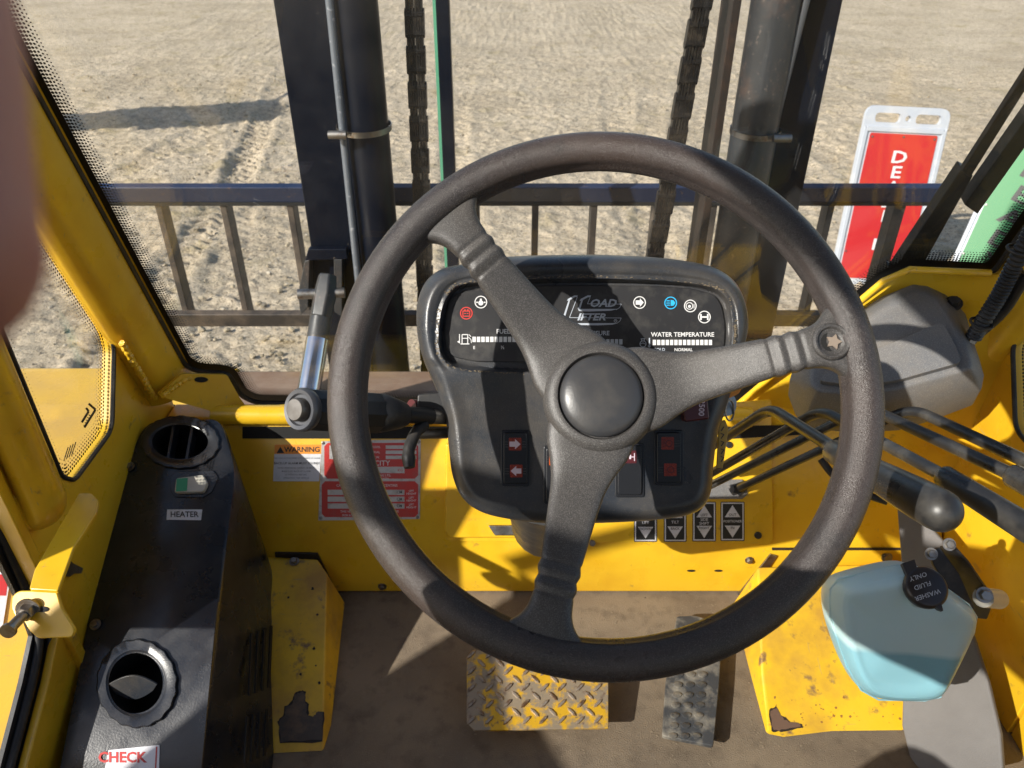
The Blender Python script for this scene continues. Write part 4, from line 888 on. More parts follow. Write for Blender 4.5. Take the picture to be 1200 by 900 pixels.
lever('farthest control lever, its bend resting lowest under the grey motor cover', [at(866, 572, 1.30), at(1068, 478, 1.09), at(1235, 556, .90)], (.0062, .0085))
bt_ = thing('lever_boot', 'black split rubber boot where the lowest lever passes the grey plate', 'boot', at(866, 572, 1.30))
stp = []
for k in range(12):
    q = 2 * math.pi * k / 12; r_ = .0125 if k % 2 else .0085; stp.append(P1(866, 573, .0092) + (P1(867, 573) - P1(866, 573)).normalized() * r_ * math.cos(q) + (P1(866, 572) - P1(866, 573)).normalized() * r_ * math.sin(q))
obj('collar', bm_prism(stp, P1.n * .004), M['black'], bt_, bevel=.0008)
obj('cone', bm_lathe([(.0095, .003), (.0085, .010), (.0072, .018)], P1(866, 572, .009), at(960, 528, 1.2) - at(866, 572, 1.30), 20), M['black'], bt_)
# dark hose behind the levers
hs = thing('hose', 'short black hose looping behind the control levers', 'hose', at(975, 550, 1.25))
obj('tube', bm_tube(smooth_path([at(962, 538, 1.24), at(975, 556, 1.23), at(1000, 575, 1.22), at(1040, 588, 1.2)], .03), .006, 10), M['black'], hs)
# ------------------------------------------------------------------ grey wiper-motor cover
mc = thing('motor_cover', 'grey textured plastic wiper motor cover in the right front corner', 'cover', at(1040, 410, 1.12))
bs = [(925, 446), (934, 470), (946, 484), (1000, 492), (1060, 488), (1100, 476), (1150, 457), (1153, 440), (1146, 415), (1132, 368), (1112, 345), (1090, 332), (1070, 328), (1035, 345), (985, 382), (932, 424)]
top = [(950, 444), (952, 452), (960, 458), (1004, 462), (1050, 455), (1094, 443), (1135, 432), (1137, 424), (1130, 402), (1108, 366), (1096, 352), (1082, 345), (1068, 344), (1040, 358), (1000, 386), (954, 420)]
CB = plane3(at(935, 470, 1.19), at(1150, 450, 1.13), at(1070, 328, 1.24))
b3 = [CB(*p) for p in bs]; cen3 = sum(b3, V()) / len(b3)
t3 = [CB(x, y, .055) for x, y in top]; m3 = [a_.lerp(b_, .93) + CB.n * .006 for a_, b_ in zip(t3, t3)]
mid = [a_.lerp(b_, .5) + CB.n * .006 for a_, b_ in zip(b3, t3)]; mid2 = [a_.lerp(b_, .85) + CB.n * .004 for a_, b_ in zip(b3, t3)]
b3d = [p - CB.n * .05 for p in b3]
obj('shell', bm_loft([b3d, b3, mid, mid2, t3]), M['grey'], mc, smooth=32, bevel=.006, segs=3)
slab('raised_step', Plane(CB.p + CB.n * .055, CB.n), [(958, 446), (1004, 452), (1050, 446), (1092, 434), (1128, 424), (1118, 400), (1104, 376), (1040, 404), (985, 424)], .02, M['grey'], mc, off=.010, r=.01, bevel=.006, segs=3)
hexbolt('bolt', CB(1117, 356, .03), CB.n, .009, M['black'], mc)
# ------------------------------------------------------------------ corrugated conduit on the right pillar
cdt = thing('cable_conduit', 'black corrugated cable conduit tied to the right front pillar', 'conduit', at(1150, 380, 1.12))
pth = smooth_path([at(1141, 395, 1.13), at(1152, 376, 1.11), at(1172, 345, 1.08), at(1196, 296, 1.04), at(1214, 262, 1.01)], .03, 10)
dense = []
for a_, b_ in zip(pth, pth[1:]):
    k_ = max(1, int((b_ - a_).length / .0011)); dense += [a_.lerp(b_, i / k_) for i in range(k_)]
obj('sleeve', bm_tube(dense, [.0105 + .0013 * math.sin(i * 1.25) for i in range(len(dense))], 14), M['black'], cdt)
obj('flat_cable', bm_tube(smooth_path([at(1147, 391, 1.14), at(1176, 366, 1.11), at(1204, 320, 1.06)], .03), .008, 10), M['black'], cdt)
for q in (at(1150, 379, 1.11), at(1194, 293, 1.035)):
    u_, v_ = basis((at(1196, 296, 1.04) - at(1152, 376, 1.11)))
    obj('cable_tie', bm_tube([q + (u_ * math.cos(z) + v_ * math.sin(z)) * .0145 for z in [2 * math.pi * k / 20 for k in range(20)]], .0022, 6, closed=True), M['black'], cdt)
obj('terminal', bm_tube([at(1137, 401, 1.135), at(1143, 392, 1.13)], .008, 6), M['steel'], cdt)
# ------------------------------------------------------------------ washer reservoir
rs = thing('washer_reservoir', 'translucent pale blue washer fluid tank with black screw cap, hung on the right side', 'washer tank', at(1050, 740, 1.04))
F_ = [(973, 690), (982, 679), (1050, 663), (1066, 662), (1130, 708), (1139, 722), (1136, 740), (1108, 792), (1098, 812), (1080, 816), (1028, 815), (1008, 804), (992, 778), (972, 722)]
fr = [1.005, .995, .985, .985, .99, .995, 1.005, 1.02, 1.035, 1.04, 1.04, 1.035, 1.03, 1.015]
Fr = [at(1056 + (x - 1056) * 1.05, 740 + (y - 740) * 1.06, t_) for (x, y), t_ in zip(F_, fr)]
inn = [(1000, 703), (1004, 698), (1056, 686), (1066, 686), (1112, 716), (1118, 726), (1116, 738), (1102, 782), (1092, 798), (1076, 803), (1034, 802), (1018, 794), (1008, 770), (1001, 722)]
In = [at(x, y, t_ - .035) for (x, y), t_ in zip(inn, fr)]
Md = [a_.lerp(b_, .35) - FWD * .022 for a_, b_ in zip(Fr, In)]; Md0 = [a_.lerp(b_, .05) - FWD * .008 for a_, b_ in zip(Fr, In)]
Bk = [p + FWD * .02 for p in Fr]; Bk1 = [p * .5 + q * .5 for p, q in zip([at(x, y, t_ + .07) for (x, y), t_ in zip(F_, fr)], Fr)]; Bk2 = [(p - at(1050, 740, 1.02)) * .80 + at(1050, 740, 1.02) + FWD * .07 for p in Fr]
tank = obj('tank', bm_loft([Bk2, Bk, Fr, Md0, Md, In, [p.lerp(sum(In, V()) / len(In), .08) for p in In]]), M['tank'], rs, smooth=60)
sm = tank.modifiers.new('round', 'SUBSURF'); sm.levels = 2; sm.render_levels = 2
obj('mould_seam', bm_tube([p.lerp(q, .5) * .985 + at(1056, 740, 1.0) * .015 - FWD * .002 for p, q in zip(Fr, Md0)], .0012, 6, closed=True), M['tank'], rs)
nk = at(1082, 690, .95); cax = (V((-.10, -.50, .86))).normalized()
obj('neck', bm_lathe([(.02, -.03), (.02, 0)], nk, cax, 24), M['tank'], rs)
cp = obj('screw_cap', bm_lathe([(0, 0), (.0245, 0), (.0255, .004), (.0255, .009), (.0235, .0125), (.0208, .0135), (0, .0142)], nk, cax, 40), M['wcap'], rs, label='black cap reading WASHER FLUID ONLY')
cpl = Plane(nk + cax * .0142, cax)
for pts_ in ([(1057, 660), (1072, 655), (1076, 668), (1064, 676)], [(1096, 700), (1104, 708), (1106, 716), (1100, 714), (1090, 704)]):
    slab('cap_tab', cpl, pts_, .008, M['wcap'], rs, off=-.002, bevel=.001)
text('WASHER', cpl, 1087, 697, 7.8, M['captext'], cp, off=.0004, ang=198); text('FLUID', cpl, 1081, 686, 7.8, M['captext'], cp, off=.0004, ang=198); text('ONLY', cpl, 1076, 675.5, 7.8, M['captext'], cp, off=.0004, ang=198)
# hanger bracket
hb = thing('tank_bracket', 'black painted steel bracket bolting the washer tank to the right side', 'bracket', at(1130, 690, 1.02))
slab('plate', tplane(1.0), [(1090, 645), (1102, 642), (1124, 672), (1142, 712), (1138, 728), (1126, 712), (1108, 684), (1094, 662)], .006, M['black'], hb, bevel=.001)
slab('flange', plane3(at(1106, 642, 1.0), at(1165, 708, 1.0), at(1118, 634, .975)), [(1100, 642), (1114, 638), (1134, 660), (1164, 704), (1156, 726), (1140, 724), (1122, 680)], .004, M['black'], hb, bevel=.001)
for q in ((1112, 638, .975, .0055), (1091, 649, .99, .0055), (1153, 697, .985, .007), (1131, 722, .985, .0055)): hexbolt('bolt', at(*q[:3]), -FWD + V((-.2, 0, .2)), q[3], M['steel'], hb)
obj('spacer', bm_tube([at(1152, 700, 1.0), at(1170, 702, 1.03)], .013, 20), M['ivory'], hb)
# ------------------------------------------------------------------ heater
HP = Plane((0, 1.05, 1.70), (0, -.455, .89))
ht = thing('heater_unit', 'black plastic cab heater box with round air vents, along the left wall', 'heater', (-.5, .8, FZ))
tp_px = [(172, 490), (252, 487), (262, 500), (277, 552), (270, 600), (258, 700), (236, 915), (66, 915), (96, 760), (110, 650), (122, 605), (142, 560), (152, 525)]
bt_px = [None, None, (330, 700), (333, 712), (333, 722), (330, 780), (318, 915), None, None, None, None, None, None]
T3 = [HP(*p) for p in tp_px]
for i in (0, 1): T3[i] = T3[i] + V((0, 0, -.004))
B3 = [FP(*b_) if b_ else V((p.x, p.y, FZ + .002)) for p, b_ in zip(T3, bt_px)]
for i, b_ in enumerate(B3): b_.z = FZ + .002
T3f = fillet(T3, [.02, .02, .02, .03, .05, .02, 0, 0, .02, .02, .02, .02, .02], 4); B3f = fillet(B3, [.02, .02, .02, .03, .05, .02, 0, 0, .02, .02, .02, .02, .02], 4)
hc = sum(T3f, V()) / len(T3f)
insx = [p + (hc - p).normalized() * .007 for p in T3f]; insx = [HP.n * .0 + p for p in insx]
dn = [p - HP.n * .010 + (p - hc).normalized() * .0 for p in T3f]; mdl = [p - HP.n * .003 + (hc - p).normalized() * .0015 for p in T3f]
# cut the two vent openings
v1 = [HP(*p) for p in circ(211, 517, 33, 32, 21)]; v2 = [HP(*p) for p in circ(158, 800, 33, 36, 36)]
bm = bmesh.new(); es = []
loopv = None
for L_ in (insx, v1, v2):
    vs = [bm.verts.new(p) for p in L_]
    if loopv is None: loopv = vs
    for i in range(len(vs)): es.append(bm.edges.new((vs[i - 1], vs[i])))
bmesh.ops.triangle_fill(bm, use_beauty=True, edges=es)
prev = loopv
for ring in (mdl, dn, [a_.lerp(b_, .5) for a_, b_ in zip(dn, B3f)], B3f):
    cur = [bm.verts.new(p) for p in ring]
    for k in range(len(cur)): bm.faces.new((prev[k - 1], prev[k], cur[k], cur[k - 1]))
    prev = cur
bmesh.ops.recalc_face_normals(bm, faces=bm.faces)
hsn = obj('housing', bm, M['heater'], ht, smooth=45)
def duct(px, py, rx, ry, depth, mt=M['matte']):
    a_ = [HP(*p) for p in circ(px, py, rx, 32, ry)]; b_ = [p - HP.n * depth for p in a_]
    bm = bmesh.new(); va = [bm.verts.new(p) for p in a_]; vb = [bm.verts.new(p) for p in b_]
    for i in range(32): bm.faces.new((va[i - 1], va[i], vb[i], vb[i - 1]))
    bm.faces.new(vb); return obj('duct', bm, mt, ht)
duct(211, 517, 33, 21, .07); duct(158, 800, 33, 36, .08)
def ringbez(px, py, ro, roy, ri, riy, h, name, lab):
    n = 72; A_ = []; 
    for (a_, ay, hh, ser) in ((ro, roy, 0, 1), (ro, roy, h * .7, 1), (ro * .97, roy * .97, h, 1), (ri * 1.10, riy * 1.10, h * .9, 0), (ri * 1.04, riy * 1.04, h * .6, 0), (ri, riy, h * .5, 0), (ri, riy, -.02, 0)):
        A_.append([HP(px + a_ * (1 + (.012 * (1 if (k // 2) % 2 else -1) if ser else 0)) * math.cos(2 * math.pi * k / n), py + ay * (1 + (.012 * (1 if (k // 2) % 2 else -1) if ser else 0)) * math.sin(2 * math.pi * k / n), hh) for k in range(n)])
    return obj(name, bm_loft(A_, cap=False), M['heater'], ht, smooth=35, label=lab)
ringbez(211, 518, 46, 31, 33, 20.5, .005, 'vent_ring', 'front vent ring with two slats')
ringbez(160, 801, 47, 52, 33, 36, .006, 'vent_ring', 'rear vent ring with a tilted flap')
for x in (200, 222): obj('vent_slat', bm_prism([HP(x - 5, 538, -.004), HP(x - 2, 538, -.004), HP(x + 5, 497, -.002), HP(x + 2, 497, -.002)], -HP.n * .02), M['heater'], ht)
fp = plane3(HP(126, 802, .002), HP(184, 802, .002), HP(155, 824, -.022))
obj('vent_flap', bm_prism(P(fp, [(127 + 57 * k / 12, 802 - 10 * math.sin(math.pi * k / 12)) for k in range(13)] + [(184 - 57 * k / 12, 806 + 14 * math.sin(math.pi * k / 12)) for k in range(1, 12)]), -fp.n * .003), M['console'], ht, bevel=.0006)
for q in ((152, 547), (112, 732)):
    hexbolt('bolt', HP(q[0], q[1], .001), HP.n, .0055, M['steel'], ht)
swt = slab('fan_switch', HP, [(206, 560), (238, 556), (243, 566), (238, 576), (204, 577)], .012, M['ivory'], ht, off=.010, r=.004, bevel=.002, label='ivory fan rocker with green end')
flat('green_mark', HP, [[(207, 561), (220, 560), (219, 575), (206, 576)]], M['green'], swt, off=.0108)
slab('switch_bezel', HP, [(199, 558), (205, 553), (250, 551), (256, 560), (248, 577), (236, 583), (204, 582), (199, 574)], .004, M['heater'], ht, off=.0026, r=.004, bevel=.001)
lb = slab('heater_label', HP, [(196, 597), (237, 597), (235.5, 609.5), (195, 609)], .0005, M['sticker'], ht, off=.0012, smooth=0)
text('HEATER', HP, 216, 603, 9.2, M['ink'], lb, off=.0016, bold=.12)
ck = slab('check_sticker', HP, [(127, 879), (187, 873), (186, 915), (120, 915)], .0005, M['sticker'], ht, off=.0012, smooth=0)
text('CHECK', HP, 143, 888, 17, M['red'], ck, off=.0016, bold=.5)
flat('red_line', HP, [stroke(183.5, 875, 181.5, 915, 1.6)], M['red'], ck, off=.0016)
for k in range(2):
    sd = plane3(T3[5], B3[5], B3[6])
flat('side_slot', sd, [stroke(296 + 7.5 * k, 742 - 3 * k, 293 + 7.5 * k, 815 - 3 * k, 2.6) for k in range(4)] + [stroke(291 + 7.5 * k, 840 - 3 * k, 288 + 7.5 * k, 895 - 3 * k, 2.6) for k in range(4)], M['matte'], ht, off=.009, th=.002)
# ------------------------------------------------------------------ latch bracket on the jamb
lt = thing('latch_bracket', 'yellow folded door stop bracket with a hex bolt, beside the heater', 'bracket', at(80, 660, .92))
ap = plane3(at(105, 582, .98), at(62, 690, .86), at(115, 590, .97))
slab('arm', ap, [(92, 578), (108, 578), (115, 586), (113, 600), (86, 642), (68, 692), (34, 690), (40, 668)], .006, M['yellow'], lt, r=.003, bevel=.0015)
bp_ = plane3(at(34, 690, .865), at(66, 690, .865), at(60, 745, .85))
slab('plate', bp_, [(13, 712), (14, 698), (22, 692), (66, 692), (72, 712), (88, 738), (84, 747), (44, 748), (33, 738), (28, 728), (18, 724)], .006, M['yellow'], lt, r=.004, bevel=.0015)
bc = bp_(34, 714, .0); bax = (-FWD + RT * .05 - UP * .30).normalized()
hexbolt('nut', bc, bax, .0095, M['steel'], lt, h=.008)
obj('stud', bm_tube([bc, bc + bax * .036, bc + bax * .038, bc + bax * .042], [.0058, .0058, .0085, .0082], 16), M['steel'], lt)
flat('slot', bp_, [circ(50, 714, 7, 14, 3.4)], M['matte'], lt, off=.001)
obj('grease', bm_prism(P(xplane(-.619), [(74, 674), (76, 660), (80, 656), (84, 660), (96, 666), (94, 672), (86, 672), (80, 676)], .001), V((.002, 0, 0))), M['steel'], lt)
# sticker on sill at the photo's left edge
ss_ = zplane(1.445)
st2 = slab('sill_sticker', zplane(1.4525), [(-25, 668), (13, 671), (3, 735), (-35, 740)], .0006, M['sticker'], cab, off=.0006, smooth=0)
flat('red_header', zplane(1.4525), [[(-22, 671), (10, 674), (7, 698), (-26, 697)]], M['red'], st2, off=.001)
# ------------------------------------------------------------------ pedals
bpz = thing('brake_pedal', 'wide chequer-plate brake pedal with worn yellow paint on the cab floor', 'pedal', at(630, 808, 1.24))
BP = plane3(at(548, 765, 1.265), at(713, 765, 1.265), at(630, 853, 1.175))
pad = slab('pad', BP, [(556, 762), (700, 762), (713, 772), (713, 853), (556, 856), (547, 846), (547, 770)], .005, M['tread'], bpz, bevel=.001)
loz = []; k = 0
for j in range(10):
    for i in range(16):
        x = 553 + i * 10.6; y = 767 + j * 9.6
        if (i + j) % 2: continue
        if 549 < x < 709 and 764 < y < 852: loz.append((x + random.uniform(-1, 1), y + random.uniform(-.6, .6), 1 if j % 2 else -1))
bm = bmesh.new()
for x, y, s_ in loz:
    c, s2_ = math.cos(R(45 * s_)), math.sin(R(45 * s_)); pr = []
    for (u, w_, h) in ((-7.6, 0, 0), (-4, 2.3, 0), (4, 2.3, 0), (7.6, 0, 0), (4, -2.3, 0), (-4, -2.3, 0)):
        pr.append(BP(x + u * c - w_ * s2_, y + u * s2_ + w_ * c, 0))
    tpz = [(-5.2, 0), (-3, 1.0), (3, 1.0), (5.2, 0), (3, -1.0), (-3, -1.0)]
    q2 = [BP(x + u * c - w_ * s2_, y + u * s2_ + w_ * c, .0030) for u, w_ in tpz]
    bm_loft([pr, q2], True, bm)
obj('tread_bars', bm, M['treadup'], bpz, smooth=0, kind='stuff')
obj('pedal_arm', bm_tube([at(632, 790, 1.30), at(650, 740, 1.42)], .012, 10), M['black'], bpz)
slab('pad_tip', BP, [(755, 700), (757, 700), (757, 701)], .001, M['rust'], bpz)
apz = thing('accelerator_pedal', 'narrow black accelerator pedal caked in dust, right of the brake pedal', 'pedal', FP(815, 860))
AP = plane3(at(815, 724, 1.36), FP(790, 872) + V((0, 0, .03)), FP(845, 872) + V((0, 0, .03)))
pd = slab('pad', AP, [(793, 722), (815, 721), (833, 727), (846, 745), (843, 800), (836, 874), (776, 862), (780, 800), (788, 750)], .008, M['pedal'], apz, r=.004, bevel=.0015)
bm = bmesh.new()
for j in range(7):
    for i in range(3):
        x = 796 + i * 14 - j * 1.2; y = 790 + j * 12
        if y > 862: continue
        bm_loft([[AP(x + 5 * math.cos(q), y + 3 * math.sin(q), h) if h else AP(x + 6 * math.cos(q), y + 4 * math.sin(q)) for q in [k * math.pi / 5 for k in range(10)]] for h in (0, .002)], True, bm)
for j in range(4):
    for i in range(4): bm_loft([[AP(799 + i * 12 - j + 2.5 * math.cos(q) * (1 - h * 150), 734 + j * 11 + 2 * math.sin(q), h) for q in [k * math.pi / 4 for k in range(8)]] for h in (0, .0015)], True, bm)
obj('grip_bumps', bm, M['pedal'], apz, kind='stuff')
# dark well beside pedals and crumbs of dirt
0 and obj('pedal_well', bm_prism(P(FP, [(713, 790), (782, 778), (778, 842), (700, 846), (580, 858), (575, 850)], .0015), V((0, 0, -.001))), M['matte'], cab, smooth=0)
bm = bmesh.new(); rnd = random.Random(5)
for k in range(700):
    x = rnd.choice((rnd.gauss(880, 40), rnd.gauss(800, 60), rnd.uniform(420, 760), rnd.gauss(860, 30))); y = rnd.choice((rnd.gauss(720, 12), rnd.gauss(860, 30), rnd.uniform(715, 890))); s_ = rnd.choice((.0005, .0006, .0008, .001, .0013, .0018))
    if not (410 < x < 1060 and 708 < y < 898): continue
    p = FP(x, y)
    bmesh.ops.create_icosphere(bm, subdivisions=1, radius=s_, matrix=Matrix.Translation(p) @ Matrix.Diagonal((1.4, 1, .7, 1)))
obj('floor_crumbs', bm, mat('crumbs', (.20, .155, .105), .9), cab, kind='stuff')

# ------------------------------------------------------------------ mast
MY = 1.72
ms = thing('mast', 'black painted forklift mast with twin channels and lift cylinders, ahead of the windscreen', 'mast', (.09, MY, 0))
def col(px0, px1, y): a_ = Plane((0, MY, 0), (0, -1, 0)); return a_(px0, y).x, a_(px1, y).x
mp = M['mast']
# left channel: web + flanges (U open inward)
def chan(x0, x1, sgn, m_):
    """channel with broad rear flange facing the cab"""
    obj('channel', bm_box(V(((x0 + x1) / 2, MY + .012, 1.9)), abs(x1 - x0), .022, 3.6), m_, ms, bevel=.003)
    xw = x0 if sgn < 0 else x1
    obj('channel_web', bm_box(V((xw + (.012 if sgn < 0 else -.012), MY + .105, 1.9)), .022, .16, 3.6), m_, ms, bevel=.002)
    obj('channel', bm_box(V(((x0 + x1) / 2, MY + .20, 1.9)), abs(x1 - x0), .022, 3.6), m_, ms, bevel=.003)
chan(-.482, -.375, -1, mp); chan(.572, .668, 1, mp)
obj('inner_channel', bm_box(V((-.345, MY + .06, 1.9)), .02, .12, 3.6), M['rust'], ms)
obj('inner_channel', bm_box(V((.452, MY + .04, 1.9)), .018, .10, 3.6), M['rust'], ms, bevel=.002)
obj('lift_cylinder', bm_tube([V((-.315, MY - .01, .6)), V((-.315, MY - .01, 3.6))], .046, 36), mp, ms, label='left lift cylinder, dark and glossy')
obj('lift_cylinder', bm_tube([V((.530, MY - .01, .6)), V((.530, MY - .01, 3.6))], .050, 36), M['cyl'], ms, label='right lift cylinder, worn grey and rust-flecked')
def bent(pxs, t_): return [at(x, y, tt) for (x, y), tt in zip(pxs, t_)]
def vpipe(xa, ya, xb, yb, Yp, r, m_, lab):
    pl_ = Plane((0, Yp, 0), (0, -1, 0)); a_, b_ = pl_(xa, ya), pl_(xb, yb); d = (a_ - b_).normalized()
    return obj('hydraulic_pipe', bm_tube([b_ - d * .5, b_, a_, a_ + d * .8], r, 12), m_, ms, label=lab)
vpipe(386, 0, 416, 290, MY - .05, .0085, M['steel'] if 0 else mat('grey_pipe', (.16, .18, .21), .35, .3, speck=(60, (.4, .42, .45), .6, .7)), 'grey hydraulic pipe beside the left cylinder')
vpipe(945, -5, 870, 292, MY - .03, .0095, mat('grey_pipe2', (.11, .115, .125), .4, .3), 'grey hydraulic pipe beside the right cylinder')
def clamp(c, r, nm, tail):
    k = obj('hose_clamp', bm_lathe([(r, -.006), (r + .0016, -.006), (r + .0016, .006), (r, .006)], c, V((0, -.05, 1)), 40), M['steel'], ms)
    obj('clamp_screw', bm_tube([c + V((tail - .02, -r - .006, 0)), c + V((tail + .018, -r - .006, 0))], .009, 10), M['steel'], k)
plM = Plane((0, MY - .055, 0), (0, -1, 0))
clamp(V((-.322, MY - .012, plM(420, 155).z)), .058, 'c', -.045); clamp(V((.532, MY - .01, plM(870, 160).z)), .053, 'c', .042)
# tilt bracket on the left channel
tbk = Plane((0, MY - .03, 0), (0, -1, 0))
br = slab('tilt_bracket', tbk, [(361, 292), (406, 292), (408, 304), (357, 306)], .02, mp, ms, bevel=.003)
slab('tilt_bracket_cheek', tbk, [(357, 306), (363, 304), (361, 360), (352, 370), (349, 345)], .06, M['cyl'], ms, bevel=.002)
slab('tilt_bracket_cheek', tbk, [(391, 304), (401, 304), (401, 372), (392, 366)], .06, M['cyl'], ms, bevel=.002)
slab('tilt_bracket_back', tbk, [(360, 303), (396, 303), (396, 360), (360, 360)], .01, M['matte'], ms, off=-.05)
tc_ = thing('tilt_cylinder', 'mast tilt cylinder with chrome rod, outside the windscreen left of the wheel', 'hydraulic cylinder', at(365, 460, 1.72))
obj('clevis', bm_tube([at(384, 322, 1.76), at(381, 345, 1.755), at(376, 372, 1.75)], [.022, .028, .026], 6), M['cyl'], tc_, bevel=.004)
obj('rod_end', bm_tube([at(376, 372, 1.75), at(370, 412, 1.74)], .0245, 24), M['cyl'], tc_)
obj('chrome_rod', bm_tube([at(372, 398, 1.741), at(358, 480, 1.70)], .0255, 24), M['chrome'], tc_)
obj('pin', bm_tube([at(349, 345, 1.75), at(404, 343, 1.76)], .012, 12), M['steel'], tc_)
# lift chains
def chain(xa, ya, xb, yb, Yp, label):
    pl_ = Plane((0, Yp, 0), (0, -1, 0)); a_, b_ = pl_(xa, ya), pl_(xb, yb); d = (a_ - b_).normalized()
    st_ = b_ - d * .45; en = a_ + d * .7; n = int((en - st_).length / .036)
    th_ = thing('lift_chain', label, 'chain', st_, 'leaf chains of the mast')
    me0 = None
    for k in range(n):
        c = st_ + d * (.036 * k)
        if me0 is None or k == 1:
            bm = bmesh.new(); ey = V((0, 1, 0)); ex = V((1, 0, 0))
            sets = ((-.0180, -.0128, -.0075, -.0025, .0025, .0075, .0128, .0180),) if k else ((-.0150, -.0095, -.0035, .0035, .0095, .0150),)
            for xo in sets[0]:
                prf = []
                for q in range(16):
                    an = 2 * math.pi * q / 16; zc = .0155 if math.sin(an) > 0 else -.0155; prf.append(c + ex * (xo - .0022) + ey * (.0125 * math.cos(an) * (.82 if abs(math.sin(an)) < .3 else 1)) + d * (zc * 1.05 + .0125 * math.sin(an)))
                bm_prism(prf, ex * .0044, bm)
            bm_tube([c - ex * .0205 + d * .018, c + ex * .0205 + d * .018], .0046, 10, bm)
            o = obj('link', bm, M['chain'], th_, smooth=35); 
            if k == 0: me0 = o
            else: me1 = o
        else:
            src = me0 if k % 2 == 0 else me1; o = src.copy(); COL.objects.link(o); o.parent = th_
            o.location = d * (.036 * (k - (0 if k % 2 == 0 else 1)))
chain(485, 0, 497, 300, MY + .03, 'left leaf chain of the mast, in shade beside the green-edged bar')
chain(823, 0, 771, 280, MY + .0, 'right leaf chain of the mast, crossing above the wheel rim')
cb = thing('centre_bar', 'thin dark vertical bar with a pale green edge between the mast chain and wheel', 'bar', (-.12, MY, 0))
plc = Plane((0, MY - .03, 0), (0, -1, 0)); a_, b_ = plc(519, 0), plc(531, 300); d = (a_ - b_).normalized()
obj('bar', bm_box((a_ + b_) / 2, .026, .03, 2.6, V((1, 0, 0)), V((0, 1, 0)), d), M['mast'], cb, bevel=.002)
obj('green_edge', bm_box((a_ + b_) / 2 + V((-.0165, -.004, 0)), .006, .02, 2.6, V((1, 0, 0)), V((0, 1, 0)), d), M['greenedge'], cb)
# ------------------------------------------------------------------ load backrest
BY = 2.05
lbk = thing('load_backrest', 'dark steel load backrest with vertical bars, ahead of the mast', 'load backrest', (.04, BY, 1.3))
bz = Plane((0, BY, 0), (0, -1, 0)); zt_, zb_ = bz(640, 226).z, bz(280, 373).z
obj('top_rail', bm_box(V((.045, BY, zt_)), 2.36, .022, .050, V((1, 0, 0)), V((0, .95, .31)), V((0, -.31, .95))), M['rail'], lbk, bevel=.003)
obj('rail_strip', bm_box(V((.045, BY + .004, zt_ - .030)), 2.35, .02, .010), M['matte'], lbk)  # thin black strip along the lower edge of the top rail
obj('bottom_rail', bm_box(V((.045, BY + .0, zb_)), 2.2, .022, .052, V((1, 0, 0)), V((0, .95, .31)), V((0, -.31, .95))), M['bar'], lbk, bevel=.003)
for x in (-.98, -.80, -.615, -.44, -.27, -.10, .065, .228, .402, .56, .72, .885):
    obj('bar', bm_box(V((x, BY + .025, (zt_ + zb_) / 2 - .01)), .018, .05, zt_ - zb_ - .02), M['bar'], lbk, bevel=.002)
obj('end_post', bm_box(V((1.078, BY + .03, (zt_ + zb_) / 2 - .1)), .032, .05, zt_ - zb_ + .16), M['bar'], lbk, bevel=.002, label='broader post at the right end')
# ------------------------------------------------------------------ wiper
wp = thing('wiper', 'black windscreen wiper arm and blade on the right of the windscreen', 'wiper', WS(1040, 330, -.03))
WO = Plane(WS.p - WS.n * .045, WS.n)
def bar_(name, p0, p1, w0, w1, th, off=0):
    (x0, y0), (x1, y1) = p0, p1; d_ = math.hypot(x1 - x0, y1 - y0); nx, ny = -(y1 - y0) / d_, (x1 - x0) / d_
    return slab(name, WO, [(x0 + nx * w0, y0 + ny * w0), (x1 + nx * w1, y1 + ny * w1), (x1 - nx * w1, y1 - ny * w1), (x0 - nx * w0, y0 - ny * w0)], th, M['black'], wp, off=off, bevel=.002)
bar_('arm_base', (1046, 345), (1134, 202), 15, 8, .02)
bar_('arm', (1132, 205), (1215, 75), 6.5, 5.5, .010, .002)
bar_('blade', (1138, 246), (1222, 128), 9.5, 9.5, .022, -.006)
bar_('linkage', (1010, 395), (1052, 320), 8, 11, .02)
